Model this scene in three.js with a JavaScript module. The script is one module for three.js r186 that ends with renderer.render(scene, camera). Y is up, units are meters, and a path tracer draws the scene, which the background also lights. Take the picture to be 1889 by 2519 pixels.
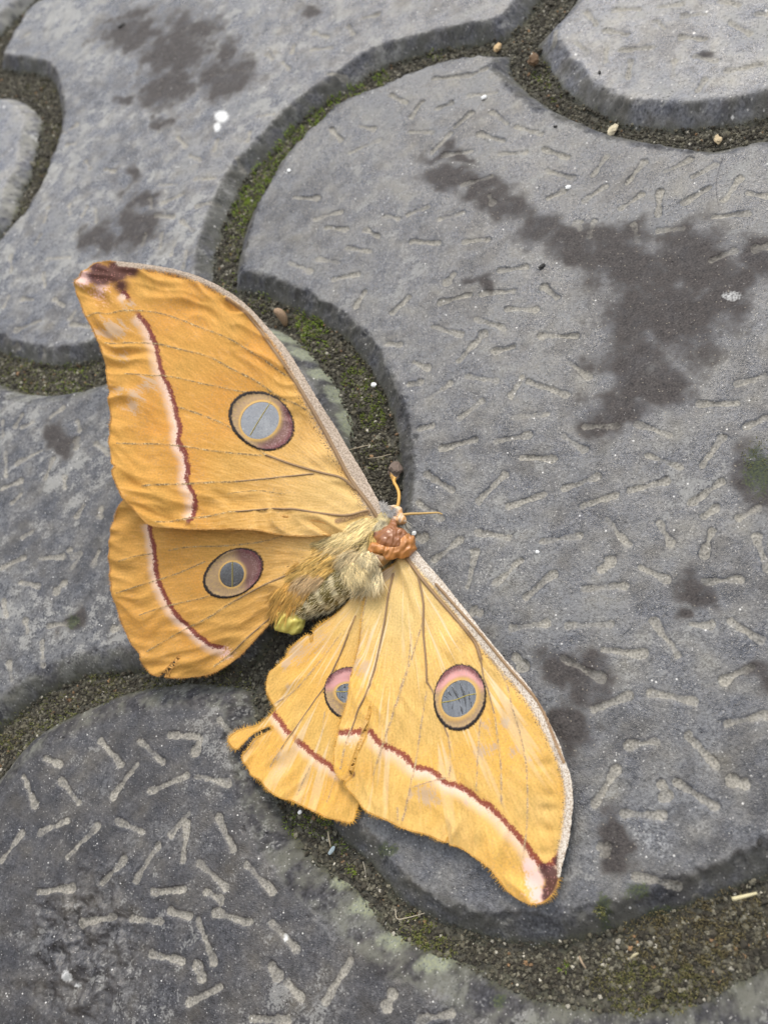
import * as THREE from 'three';
import { MarchingCubes } from 'three/addons/objects/MarchingCubes.js';
import { mergeGeometries } from 'three/addons/utils/BufferGeometryUtils.js';

// ------------------------------------------------------------------ camera, sky, sun, exposure
// Plan coordinates: X to the right, Y away, H up (metres); the paver tops lie at H = 0.
const CAM_H = 0.19, FOCAL = 2096.3, TILT = 0.5397, ROLL = -0.7294, PW = 1889, PH = 2519;
const scene = new THREE.Scene();
const V3 = (X, Y, H) => new THREE.Vector3(X, H, -Y);
const camera = new THREE.PerspectiveCamera(62, 767 / 1024, 0.01, 300);
{
  const c = Math.cos(ROLL), s = Math.sin(ROLL), ct = Math.cos(TILT), st = Math.sin(TILT);
  const right = V3(c, s * ct, s * st), up = V3(-s, c * ct, c * st), back = V3(0, -st, ct);
  camera.quaternion.setFromRotationMatrix(new THREE.Matrix4().makeBasis(right, up, back));
  camera.position.copy(V3(0, 0, CAM_H));
  camera.fov = 2 * Math.atan(PH / 2 / FOCAL) * 180 / Math.PI;
  camera.focus = 0.205;
  camera.userData.fStop = 17;
  camera.updateProjectionMatrix(); camera.updateMatrixWorld(true);
}
const renderer = new THREE.WebGLRenderer({ antialias: true });
renderer.toneMapping = THREE.LinearToneMapping;
renderer.toneMappingExposure = 1.45;
renderer.shadowMap.enabled = true;
renderer.setSize(767, 1024);
const SUN = V3(0.62, 0.66, 1.0).normalize();                  // a veiled sun, far side and to the right
const sky = (() => {
  const W = 256, H = 128, d = new Float32Array(W * H * 4);
  for (let r = 0; r < H; r++) for (let q = 0; q < W; q++) {
    const up = ((r + 0.5) / H - 0.5) * Math.PI, round = ((q + 0.5) / W - 0.5) * 2 * Math.PI;
    const x = Math.cos(round) * Math.cos(up), y = Math.sin(up), z = Math.sin(round) * Math.cos(up);
    const cs = x * SUN.x + y * SUN.y + z * SUN.z, e = Math.max(0, y);
    const L = 0.62 * (0.55 + 0.75 * e) + 1.3 * Math.exp((cs - 1) * 3.0) * (y > -0.05 ? 1 : 0.4);
    const k = (r * W + q) * 4;
    d[k] = L * 0.835; d[k + 1] = L * 0.885; d[k + 2] = L * 0.97; d[k + 3] = 1;
  }
  const t = new THREE.DataTexture(d, W, H, THREE.RGBAFormat, THREE.FloatType);
  t.mapping = THREE.EquirectangularReflectionMapping; t.magFilter = t.minFilter = THREE.LinearFilter; t.needsUpdate = true;
  return t;
})();
scene.background = sky; scene.environment = sky;
const sun = new THREE.DirectionalLight(0xfff1dc, 1.5);
sun.position.copy(SUN); sun.castShadow = true; sun.shadow.radius = 32; sun.shadow.mapSize.set(2048, 2048);
Object.assign(sun.shadow.camera, { left: -0.5, right: 0.5, top: 0.5, bottom: -0.5, near: 0.01, far: 4 });
scene.add(sun); scene.add(sun.target);

// ------------------------------------------------------------------ helpers
const { clamp, lerp } = THREE.MathUtils;
const sstep = (a, b, x) => { const t = clamp((x - a) / (b - a), 0, 1); return t * t * (3 - 2 * t); };
function rng(seed) { let a = seed >>> 0; return () => { a = (a + 0x6d2b79f5) | 0; let t = Math.imul(a ^ (a >>> 15), 1 | a); t = (t + Math.imul(t ^ (t >>> 7), 61 | t)) ^ t; return ((t ^ (t >>> 14)) >>> 0) / 4294967296; }; }
const PERM = (() => { const r = rng(77), p = new Uint8Array(512), b = [...Array(256).keys()]; for (let i = 255; i > 0; i--) { const j = Math.floor(r() * (i + 1)); [b[i], b[j]] = [b[j], b[i]]; } for (let i = 0; i < 512; i++) p[i] = b[i & 255]; return p; })();
const GX = new Float32Array(256), GY = new Float32Array(256); { const r = rng(5); for (let i = 0; i < 256; i++) { const a = r() * 6.283; GX[i] = Math.cos(a); GY[i] = Math.sin(a); } }
function noise(x, y) {                                           // gradient noise, about -0.7 .. 0.7
  const xi = Math.floor(x), yi = Math.floor(y), fx = x - xi, fy = y - yi, X = xi & 255, Y = yi & 255;
  const u = fx * fx * (3 - 2 * fx), v = fy * fy * (3 - 2 * fy);
  const a = PERM[PERM[X] + Y], b = PERM[PERM[X + 1 & 255] + Y], c = PERM[PERM[X] + (Y + 1 & 255)], d = PERM[PERM[X + 1 & 255] + (Y + 1 & 255)];
  const p = GX[a] * fx + GY[a] * fy, q = GX[b] * (fx - 1) + GY[b] * fy, r = GX[c] * fx + GY[c] * (fy - 1), s = GX[d] * (fx - 1) + GY[d] * (fy - 1);
  return lerp(lerp(p, q, u), lerp(r, s, u), v) * 1.4;
}
const fbm = (x, y, n) => { let s = 0, a = 0.5; for (let i = 0; i < n; i++) { s += a * noise(x, y); x = x * 2.03 + 17.3; y = y * 2.03 + 9.1; a *= 0.5; } return s; };
const hash = (x, y) => { let h = Math.imul(x | 0, 374761393) + Math.imul(y | 0, 668265263) | 0; h = Math.imul(h ^ (h >>> 13), 1274126177); return ((h ^ (h >>> 16)) >>> 0) / 4294967296; };
const toS = (x) => 255 * (x <= 0.0031308 ? 12.92 * Math.max(0, x) : 1.055 * Math.pow(Math.min(x, 1), 1 / 2.4) - 0.055);
const mix3 = (c, d, t) => { c[0] += (d[0] - c[0]) * t; c[1] += (d[1] - c[1]) * t; c[2] += (d[2] - c[2]) * t; };

// a point of the photograph -> the place on the level H = h
function dir(px, py) {
  const c = Math.cos(ROLL), s = Math.sin(ROLL), ct = Math.cos(TILT), st = Math.sin(TILT);
  const x = (px - PW / 2) / FOCAL, y = -(py - PH / 2) / FOCAL, a = c * x - s * y, b = s * x + c * y;
  const down = -(b * st - ct);
  return [a / down, (b * ct + st) / down];
}
const at = (px, py, h = 0) => { const d = dir(px, py), k = CAM_H - h; return [d[0] * k, d[1] * k]; };
const at3 = (px, py, h = 0) => { const p = at(px, py, h); return [p[0], p[1], h]; };

const counts = {};
function numbered(n) { const k = counts[n] = (counts[n] ?? -1) + 1; return k ? n + '_' + String(k).padStart(3, '0') : n; }
function mesh(name, geo, mat, parent, free) {
  const m = new THREE.Mesh(geo, mat); m.name = free ? name : numbered(name); m.castShadow = m.receiveShadow = true; (parent ?? scene).add(m); return m;
}
function tag(o, label, category, group) { o.userData.label = label; o.userData.category = category; if (group) o.userData.group = group; return o; }
function group(name, at0, parent) { const g = new THREE.Group(); g.name = numbered(name); if (at0) g.position.copy(at0); (parent ?? scene).add(g); return g; }

function dataTex(a, w, h, srgb) {
  const t = new THREE.DataTexture(a, w, h, THREE.RGBAFormat); t.magFilter = t.minFilter = THREE.LinearFilter; t.colorSpace = srgb ? THREE.SRGBColorSpace : THREE.NoColorSpace;
  t.needsUpdate = true; return t;
}
// grid of numbers over a rectangle of the plan
class Field {
  constructor(x0, y0, w, h, step) { this.x0 = x0; this.y0 = y0; this.s = step; this.nx = Math.max(2, Math.ceil(w / step) + 1); this.ny = Math.max(2, Math.ceil(h / step) + 1); this.a = new Float32Array(this.nx * this.ny); }
  get(x, y) {
    const u = clamp((x - this.x0) / this.s, 0, this.nx - 1.001), v = clamp((y - this.y0) / this.s, 0, this.ny - 1.001), i = u | 0, j = v | 0, fx = u - i, fy = v - j, k = j * this.nx + i, a = this.a;
    return (a[k] * (1 - fx) + a[k + 1] * fx) * (1 - fy) + (a[k + this.nx] * (1 - fx) + a[k + this.nx + 1] * fx) * fy;
  }
  // visit the cells within r of a segment: f(index, distance, t along it, signed side distance)
  near(p, q, r, f) {
    const { x0, y0, s, nx, ny } = this, i0 = Math.max(0, Math.floor((Math.min(p[0], q[0]) - r - x0) / s)), i1 = Math.min(nx - 1, Math.ceil((Math.max(p[0], q[0]) + r - x0) / s));
    const j0 = Math.max(0, Math.floor((Math.min(p[1], q[1]) - r - y0) / s)), j1 = Math.min(ny - 1, Math.ceil((Math.max(p[1], q[1]) + r - y0) / s));
    const dx = q[0] - p[0], dy = q[1] - p[1], l2 = dx * dx + dy * dy || 1e-12, l = Math.sqrt(l2);
    for (let j = j0; j <= j1; j++) for (let i = i0; i <= i1; i++) {
      const x = x0 + i * s - p[0], y = y0 + j * s - p[1], t = clamp((x * dx + y * dy) / l2, 0, 1), ex = x - t * dx, ey = y - t * dy, d = Math.sqrt(ex * ex + ey * ey);
      if (d <= r) f(j * nx + i, d, t, (dx * y - dy * x) / l, x0 + i * s, y0 + j * s);
    }
  }
}
function smooth(pts, n = 4, closed = false) {
  const c = new THREE.CatmullRomCurve3(pts.map((p) => new THREE.Vector3(p[0], p[1], 0)), closed, 'centripetal');
  return c.getPoints(pts.length * n).map((v) => [v.x, v.y]);
}
function sdfPoly(x, y, P) {                                     // > 0 inside
  let d = Infinity, inside = false;
  for (let i = 0, n = P.length, j = n - 1; i < n; j = i++) {
    const ax = P[j][0], ay = P[j][1], bx = P[i][0], by = P[i][1], ex = bx - ax, ey = by - ay, wx = x - ax, wy = y - ay;
    const t = clamp((wx * ex + wy * ey) / (ex * ex + ey * ey || 1e-15), 0, 1), qx = wx - t * ex, qy = wy - t * ey, q = qx * qx + qy * qy;
    if (q < d) d = q;
    if ((ay > y) !== (by > y) && x < ax + ((y - ay) / ey) * ex) inside = !inside;
  }
  return Math.sqrt(d) * (inside ? 1 : -1);
}
function sdfField(P, pad, step) {
  let x0 = 1e9, y0 = 1e9, x1 = -1e9, y1 = -1e9;
  for (const p of P) { x0 = Math.min(x0, p[0]); x1 = Math.max(x1, p[0]); y0 = Math.min(y0, p[1]); y1 = Math.max(y1, p[1]); }
  const F = new Field(x0 - pad, y0 - pad, x1 - x0 + 2 * pad, y1 - y0 + 2 * pad, step);
  for (let j = 0; j < F.ny; j++) for (let i = 0; i < F.nx; i++) F.a[j * F.nx + i] = sdfPoly(F.x0 + i * step, F.y0 + j * step, P);
  F.box = [x0, y0, x1, y1];
  return F;
}
// a sheet cut to the shape where sd(x, y) > 0; place(x, y) -> Vector3, uv(x, y) -> [u, v]; skirt: depth of the side walls (metres down)
function cutSheet(xs, ys, sd, place, uv, skirt = 0) {
  const nx = xs.length, ny = ys.length, D = new Float32Array(nx * ny), id = new Int32Array(nx * ny).fill(-1), pos = [], tex = [], idx = [], plan = [];
  for (let j = 0; j < ny; j++) for (let i = 0; i < nx; i++) D[j * nx + i] = sd(xs[i], ys[j]);
  const vert = (i, j) => {
    const k = j * nx + i; if (id[k] >= 0) return id[k];
    let x = xs[i], y = ys[j], d = D[k];
    if (d < 0) for (let n = 0; n < 3; n++) {
      const e = 1e-4, gx = (sd(x + e, y) - sd(x - e, y)) / (2 * e), gy = (sd(x, y + e) - sd(x, y - e)) / (2 * e), g = gx * gx + gy * gy || 1;
      x -= (gx / g) * d; y -= (gy / g) * d; d = sd(x, y); if (d > -2e-5) break;
    }
    const p = place(x, y), t = uv(x, y);
    id[k] = pos.length / 3; pos.push(p.x, p.y, p.z); tex.push(t[0], t[1]); plan.push([x, y]);
    return id[k];
  };
  for (let j = 0; j < ny - 1; j++) for (let i = 0; i < nx - 1; i++) {
    const k = j * nx + i; if (D[k] < 0 && D[k + 1] < 0 && D[k + nx] < 0 && D[k + nx + 1] < 0) continue;
    const a = vert(i, j), b = vert(i + 1, j), c = vert(i + 1, j + 1), d = vert(i, j + 1);
    if ((i + j) & 1) idx.push(a, b, c, a, c, d); else idx.push(a, b, d, b, c, d);
  }
  if (skirt) {
    const edge = new Map();
    for (let t = 0; t < idx.length; t += 3) for (let e = 0; e < 3; e++) { const a = idx[t + e], b = idx[t + (e + 1) % 3], k = Math.min(a, b) * 4e6 + Math.max(a, b); edge.has(k) ? edge.set(k, null) : edge.set(k, [a, b]); }
    const low = new Map(), down = (v) => { if (!low.has(v)) { low.set(v, pos.length / 3); pos.push(pos[v * 3], pos[v * 3 + 1] - skirt, pos[v * 3 + 2]); tex.push(tex[v * 2], tex[v * 2 + 1]); } return low.get(v); };
    for (const e of edge.values()) if (e) { const [a, b] = e, c = down(a), d = down(b); idx.push(b, a, c, b, c, d); }
  }
  const g = new THREE.BufferGeometry();
  g.setAttribute('position', new THREE.Float32BufferAttribute(pos, 3)); g.setAttribute('uv', new THREE.Float32BufferAttribute(tex, 2)); g.setIndex(idx); g.computeVertexNormals();
  return g;
}
// spacing fine inside [a, b], coarse outside
function ticks(lo, hi, a, b, fine, coarse) {
  const out = []; let x = lo;
  while (x < hi) { out.push(x); const d = x < a ? a - x : x > b ? x - b : 0; x += Math.min(coarse, fine + d * 0.15); }
  out.push(hi); return out;
}
// hairs as one mesh: list of { p:[X,Y,H], d:[X,Y,H] direction, l, w, bend:[X,Y,H], c:[r,g,b] }
function hairMesh(name, list, parent, rough = 0.75) {
  const pos = new Float32Array(list.length * 13 * 3), col = new Float32Array(list.length * 13 * 3), idx = []; let n = 0;
  const a = new THREE.Vector3(), b = new THREE.Vector3(), t = new THREE.Vector3(), q = new THREE.Vector3();
  for (const h of list) {
    const D = V3(...h.d).normalize(), B = V3(...(h.bend ?? [0, 0, 0])), P = V3(...h.p), first = n / 3;
    a.set(0.3, 0.9, 0.2).cross(D).normalize(); b.crossVectors(D, a);
    for (let r = 0; r <= 4; r++) {
      const s = r / 4; t.copy(P).addScaledVector(D, h.l * s).addScaledVector(B, h.l * s * s);
      const w = h.w * 0.5 * (1 - s * 0.75);
      for (let k = 0; k < (r === 4 ? 1 : 3); k++) {
        q.copy(t); if (r < 4) q.addScaledVector(a, Math.cos(k * 2.0944) * w).addScaledVector(b, Math.sin(k * 2.0944) * w);
        pos.set([q.x, q.y, q.z], n); col.set(h.c, n); n += 3;
      }
    }
    for (let r = 0; r < 3; r++) for (let k = 0; k < 3; k++) { const u = first + r * 3 + k, v = first + r * 3 + (k + 1) % 3; idx.push(u, u + 3, v, v, u + 3, v + 3); }
    for (let k = 0; k < 3; k++) idx.push(first + 9 + k, first + 12, first + 9 + (k + 1) % 3);
  }
  const g = new THREE.BufferGeometry(); g.setAttribute('position', new THREE.BufferAttribute(pos, 3)); g.setAttribute('color', new THREE.BufferAttribute(col, 3)); g.setIndex(idx); g.computeVertexNormals();
  const m = mesh(name, g, new THREE.MeshStandardMaterial({ vertexColors: true, roughness: rough, side: THREE.DoubleSide }), parent, true);
  m.userData.kind = 'stuff'; return m;
}
function tube(pts, radii, sides = 7, seg = 4) {                  // pts [X,Y,H]
  const c = new THREE.CatmullRomCurve3(pts.map((p) => V3(...p)), false, 'centripetal'), n = (pts.length - 1) * seg, pos = [], idx = [], uv = [], up = new THREE.Vector3(0, 1, 0), a = new THREE.Vector3(), b = new THREE.Vector3();
  for (let i = 0; i <= n; i++) {
    const t = i / n, p = c.getPoint(t), d = c.getTangent(t), f = t * (radii.length - 1), k = Math.min(radii.length - 2, Math.floor(f)), r = radii.length > 1 ? lerp(radii[k], radii[k + 1], f - k) : radii[0];
    a.crossVectors(d, Math.abs(d.y) > 0.9 ? new THREE.Vector3(1, 0, 0) : up).normalize(); b.crossVectors(a, d).normalize();
    for (let s = 0; s < sides; s++) { const w = (s / sides) * 6.2832; pos.push(p.x + (a.x * Math.cos(w) + b.x * Math.sin(w)) * r, p.y + (a.y * Math.cos(w) + b.y * Math.sin(w)) * r, p.z + (a.z * Math.cos(w) + b.z * Math.sin(w)) * r); uv.push(t, s / sides); }
  }
  for (let i = 0; i < n; i++) for (let s = 0; s < sides; s++) { const u = i * sides + s, v = i * sides + (s + 1) % sides; idx.push(u, u + sides, v, v, u + sides, v + sides); }
  for (const e of [0, n]) { const k = pos.length / 3, p = c.getPoint(e / n); pos.push(p.x, p.y, p.z); uv.push(0, 0); for (let s = 0; s < sides; s++) { const u = e * sides + s, v = e * sides + (s + 1) % sides; e ? idx.push(u, k, v) : idx.push(v, k, u); } }
  const g = new THREE.BufferGeometry(); g.setAttribute('position', new THREE.Float32BufferAttribute(pos, 3)); g.setAttribute('uv', new THREE.Float32BufferAttribute(uv, 2)); g.setIndex(idx); g.computeVertexNormals(); return g;
}
// a lumpy stone, about radius 1
function stoneGeo(seed, detail, rough, sx = 1, sy = 1, sz = 1) {
  const g = new THREE.IcosahedronGeometry(1, detail), p = g.attributes.position, r = rng(seed), o = r() * 50;
  for (let i = 0; i < p.count; i++) { const x = p.getX(i), y = p.getY(i), z = p.getZ(i), k = 1 + rough * (noise(x * 1.7 + o, y * 1.7 + z * 1.3 - o) + 0.5 * noise(z * 3.1 + o, x * 3.3 - y * 2.7)); p.setXYZ(i, x * k * sx, y * k * sy, z * k * sz); }
  g.computeVertexNormals(); return g;
}
// smooth union of balls / capsules, meshed: parts [[X,Y,H,r],[X,Y,H,r]] pairs
function blob(caps, k, cells, wob = 0) {
  let lo = [1e9, 1e9, 1e9], hi = [-1e9, -1e9, -1e9];
  for (const c of caps) for (const e of c) for (let i = 0; i < 3; i++) { lo[i] = Math.min(lo[i], e[i] - e[3] * 1.35); hi[i] = Math.max(hi[i], e[i] + e[3] * 1.35); }
  const mid = lo.map((l, i) => (l + hi[i]) / 2), half = Math.max(...lo.map((l, i) => (hi[i] - l) / 2)) * 1.05;
  const mc = new MarchingCubes(cells, new THREE.MeshBasicMaterial(), false, false, 400000); mc.isolation = 0;
  for (let z = 0; z < cells; z++) for (let y = 0; y < cells; y++) for (let x = 0; x < cells; x++) {
    const p = [mid[0] + ((x - cells / 2) / (cells / 2)) * half, mid[1] + ((y - cells / 2) / (cells / 2)) * half, mid[2] + ((z - cells / 2) / (cells / 2)) * half];
    let s = 0;
    for (const [a, b] of caps) {
      const e = [b[0] - a[0], b[1] - a[1], b[2] - a[2]], w = [p[0] - a[0], p[1] - a[1], p[2] - a[2]], l = e[0] * e[0] + e[1] * e[1] + e[2] * e[2], t = l ? clamp((w[0] * e[0] + w[1] * e[1] + w[2] * e[2]) / l, 0, 1) : 0;
      s += Math.exp(-(Math.hypot(w[0] - t * e[0], w[1] - t * e[1], w[2] - t * e[2]) - lerp(a[3], b[3], t)) / k);
    }
    let d = -k * Math.log(s + 1e-30);
    if (wob) d += wob * (noise(p[0] * 600, p[1] * 600 + p[2] * 330) + 0.6 * noise(p[1] * 1300 + 9, p[2] * 1300 - p[0] * 700));
    mc.field[z * cells * cells + y * cells + x] = -d;
  }
  mc.update();
  const n = mc.count, pos = new Float32Array(n * 3), nor = new Float32Array(n * 3);
  for (let i = 0; i < n; i++) {
    const X = mid[0] + mc.positionArray[i * 3] * half, Y = mid[1] + mc.positionArray[i * 3 + 1] * half, H = mid[2] + mc.positionArray[i * 3 + 2] * half;
    pos.set([X, H, -Y], i * 3); nor.set([mc.normalArray[i * 3], mc.normalArray[i * 3 + 2], -mc.normalArray[i * 3 + 1]], i * 3);
  }
  const g = new THREE.BufferGeometry(); g.setAttribute('position', new THREE.BufferAttribute(pos, 3)); g.setAttribute('normal', new THREE.BufferAttribute(nor, 3));
  return g;
}
function paint(g, f) { const p = g.attributes.position, c = new Float32Array(p.count * 3); for (let i = 0; i < p.count; i++) c.set(f(p.getX(i), -p.getZ(i), p.getY(i)), i * 3); g.setAttribute('color', new THREE.BufferAttribute(c, 3)); return g; }

// shared fine grain of worn concrete, 25 mm a tile
const grainTex = (() => {
  const N = 512, a = new Uint8Array(N * N * 4), f = new Float32Array(N * N), r = rng(31);
  for (let y = 0; y < N; y++) for (let x = 0; x < N; x++) {
    let s = 0; for (const [k, w] of [[16, 0.3], [48, 0.35], [110, 0.4]]) { const u = (x / N) * k, v = (y / N) * k; const fx = x / N, w0 = 1 - fx; s += w * (noise(u, v) * w0 + noise(u - k, v) * fx); }
    f[y * N + x] = 0.5 + 0.5 * s + (r() - 0.5) * 0.22;
  }
  for (let n = 0; n < 700; n++) { const cx = r() * N, cy = r() * N, R = 1 + r() * r() * 4, up = r() < 0.55; for (let j = -6; j <= 6; j++) for (let i = -6; i <= 6; i++) { const d = Math.hypot(i, j) / R; if (d < 1) f[((cy + j + N) | 0) % N * N + ((cx + i + N) | 0) % N] += (up ? 0.35 : -0.5) * (1 - d * d); } }
  for (let i = 0; i < N * N; i++) { const v = clamp(f[i], 0, 1) * 255; a[i * 4] = a[i * 4 + 1] = a[i * 4 + 2] = v; a[i * 4 + 3] = 255; }
  const t = dataTex(a, N, N); t.wrapS = t.wrapT = THREE.RepeatWrapping; return t;
})();

// ------------------------------------------------------------------ the pavement: interlocking pavers with three bulging and three hollow sides
const DROP = 0.0062;                                             // how far the bevel falls below the paver top
const HEX = 0.6497 * CAM_H, TH = 1.0786, SAG = 0.3111, CC = [0.3803 * CAM_H, 0.5416 * CAM_H];
const hexV = (C, k) => [C[0] + HEX * Math.cos(TH + k * Math.PI / 3), C[1] + HEX * Math.sin(TH + k * Math.PI / 3)];
function hexArc(C, k, inset) {                                   // the side from corner k to k + 1; even sides bulge
  const A = hexV(C, k), B = hexV(C, k + 1), out = [], L = HEX, s = SAG * L, R = (L * L / 4 + s * s) / (2 * s), sg = k % 2 ? -1 : 1;
  const mx = (A[0] + B[0]) / 2, my = (A[1] + B[1]) / 2, l = Math.hypot(mx - C[0], my - C[1]), nx = (mx - C[0]) / l, ny = (my - C[1]) / l, tx = (B[0] - A[0]) / L, ty = (B[1] - A[1]) / L;
  for (let i = 1; i < 12; i++) { const u = (i / 12 - 0.5) * L, h = sg * (Math.sqrt(R * R - u * u) - (R - s)) - inset; out.push([mx + tx * u + nx * h, my + ty * u + ny * h]); }
  return out;
}
const shift = (...ks) => { const p = [...CC]; for (const [k, n] of ks) { const v = hexV(CC, k); p[0] += (v[0] - CC[0]) * n; p[1] += (v[1] - CC[1]) * n; } return p; };
const cNW = shift([0, 1], [1, 1]), cNE = shift([0, 1], [5, 1]), cW = shift([1, 1], [2, 1]), cSW = shift([2, 1], [3, 1]);
const cFW = [cNW[0] + hexV(CC, 1)[0] + hexV(CC, 2)[0] - 2 * CC[0], cNW[1] + hexV(CC, 1)[1] + hexV(CC, 2)[1] - 2 * CC[1]];
const cNN = [cNW[0] + hexV(CC, 0)[0] + hexV(CC, 1)[0] - 2 * CC[0], cNW[1] + hexV(CC, 0)[1] + hexV(CC, 1)[1] - 2 * CC[1]];
// a side traced where it shows in the photograph, as [pixel x, pixel y] on the level h; off: moved outwards (hidden foot of a bevel that faces away)
const trace = (C, h, off, pts) => {
  const q = smooth(pts.map((p) => at(p[0], p[1], h)), 2);
  if (!off) return q;
  return q.map((p, i) => { const a = q[Math.max(0, i - 1)], b = q[Math.min(q.length - 1, i + 1)], l = Math.hypot(b[0] - a[0], b[1] - a[1]) || 1; let nx = (b[1] - a[1]) / l, ny = -(b[0] - a[0]) / l; return [p[0] + nx * off, p[1] + ny * off]; });
};
const B = -DROP;
const outlines = {
  C: [
    ...trace(CC, 0, 0.0052, [[1241, 134], [1212, 131], [1116, 139], [1019, 165], [945, 205], [843, 245], [780, 296], [718, 365], [666, 439], [621, 518], [604, 581], [592, 650], [590, 700]]),
    ...trace(CC, B, 0, [[599, 731], [651, 741], [699, 762], [756, 789], [801, 816], [841, 840], [874, 876], [901, 909], [922, 945], [943, 982], [954, 1010], [966, 1050], [974, 1110], [982, 1179], [979, 1239], [960, 1330], [915, 1430], [845, 1520], [760, 1600], [705, 1660]]),
    ...trace(CC, B, 0, [[700, 1700], [708, 1800], [735, 1900], [786, 1999], [843, 2073], [900, 2124], [945, 2178], [1002, 2238], [1059, 2266], [1144, 2300], [1229, 2323], [1343, 2334], [1429, 2322], [1514, 2300], [1628, 2262], [1742, 2228], [1798, 2206], [1889, 2169], [1950, 2140]]),
    ...hexArc(CC, 3, -0.022), ...hexArc(CC, 4, 0.005),
    ...trace(CC, B, 0, [[2200, 240], [2050, 320], [1960, 350], [1889, 350], [1821, 360], [1753, 374], [1685, 367], [1599, 353], [1514, 336], [1446, 313], [1377, 279], [1315, 239], [1264, 188]]),
  ],
  NW: [
    ...hexArc(cNW, 5, 0.005),
    ...trace(cNW, 0, 0.004, [[80, 0], [34, 74], [0, 142], [-15, 165]]),
    ...trace(cNW, B, 0, [[10, 182], [46, 188], [103, 196], [137, 216], [154, 296], [151, 353], [125, 433], [85, 513], [40, 575], [0, 621], [-50, 670]]),
    ...trace(cNW, B, 0, [[-50, 800], [0, 874], [74, 900], [142, 914], [188, 908], [250, 894], [350, 850], [450, 785], [520, 735]]),
    ...trace(cNW, B, 0, [[541, 695], [538, 655], [553, 592], [581, 513], [615, 450], [683, 382], [729, 325], [797, 273], [889, 216], [945, 178], [1019, 156], [1093, 136], [1173, 124], [1240, 112]]),
    ...trace(cNW, B, 0, [[1262, 104], [1286, 74], [1332, 17], [1360, -30]]),
  ],
  NE: [
    ...hexArc(cNE, 3, 0.005), ...hexArc(cNE, 4, 0.005), ...hexArc(cNE, 5, 0.005), ...hexArc(cNE, 0, 0.005),
    ...trace(cNE, 0, 0.004, [[1440, -40], [1411, 0], [1389, 28], [1343, 74], [1318, 100]]),
    ...trace(cNE, B, 0, [[1312, 124], [1338, 171], [1377, 228], [1429, 273], [1486, 307], [1571, 330], [1685, 336], [1770, 326], [1889, 307], [2000, 265], [2150, 190]]),
  ],
};
outlines.W = [
  ...trace(cW, B, 0, [[610, 1648], [650, 1620], [715, 1530], [780, 1430], [840, 1320], [868, 1200], [876, 1110], [873, 1049], [862, 1012], [850, 982], [835, 945], [810, 918], [783, 885], [747, 849], [708, 818], [663, 802], [630, 795]]),
  ...trace(cW, 0, 0.0045, [[600, 790], [560, 792], [480, 835], [380, 890], [256, 945], [188, 968], [114, 977], [57, 977], [0, 968], [-50, 940]]),
  ...hexArc(cW, 1, 0.005), ...hexArc(cW, 2, 0.005),
  ...trace(cW, B, 0, [[-120, 1960], [-60, 1880], [0, 1811], [57, 1765], [114, 1725], [171, 1693], [211, 1677], [285, 1666], [353, 1660], [470, 1652], [570, 1650]]),
];
outlines.SW = [
  ...trace(cSW, 0, 0.0035, [[600, 1712], [513, 1697], [427, 1694], [342, 1706], [256, 1731], [188, 1760], [114, 1794], [57, 1834], [0, 1902], [-60, 1975], [-120, 2060]]),
  ...hexArc(cSW, 1, 0.005), ...hexArc(cSW, 2, 0.005), ...hexArc(cSW, 3, 0.005), ...hexArc(cSW, 4, 0.005),
  ...trace(cSW, B, 0, [[2000, 2290], [1889, 2363], [1770, 2420], [1685, 2459], [1571, 2471], [1457, 2468], [1343, 2448], [1258, 2414], [1172, 2374], [1087, 2334], [1002, 2300], [945, 2255], [888, 2187], [814, 2136], [757, 2079], [712, 1999], [685, 1930], [660, 1840], [645, 1750]]),
];
outlines.FW = [
  ...hexArc(cFW, 0, 0.005), ...hexArc(cFW, 1, 0.005), ...hexArc(cFW, 2, 0.005), ...hexArc(cFW, 3, 0.005),
  ...trace(cFW, 0, 0.003, [[-60, 590], [0, 535], [23, 456], [50, 410], [62, 340], [74, 279], [34, 239], [0, 231], [-20, 240]]),
  ...hexArc(cFW, 5, 0.005),
];
outlines.NN = [
  ...hexArc(cNN, 0, 0.005), ...hexArc(cNN, 1, 0.005), ...hexArc(cNN, 2, 0.005),
  ...trace(cNN, 0, 0.003, [[-30, 75], [0, 40], [46, 0], [80, -40]]),
  ...hexArc(cNN, 4, 0.005), ...hexArc(cNN, 5, 0.005),
];

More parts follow.
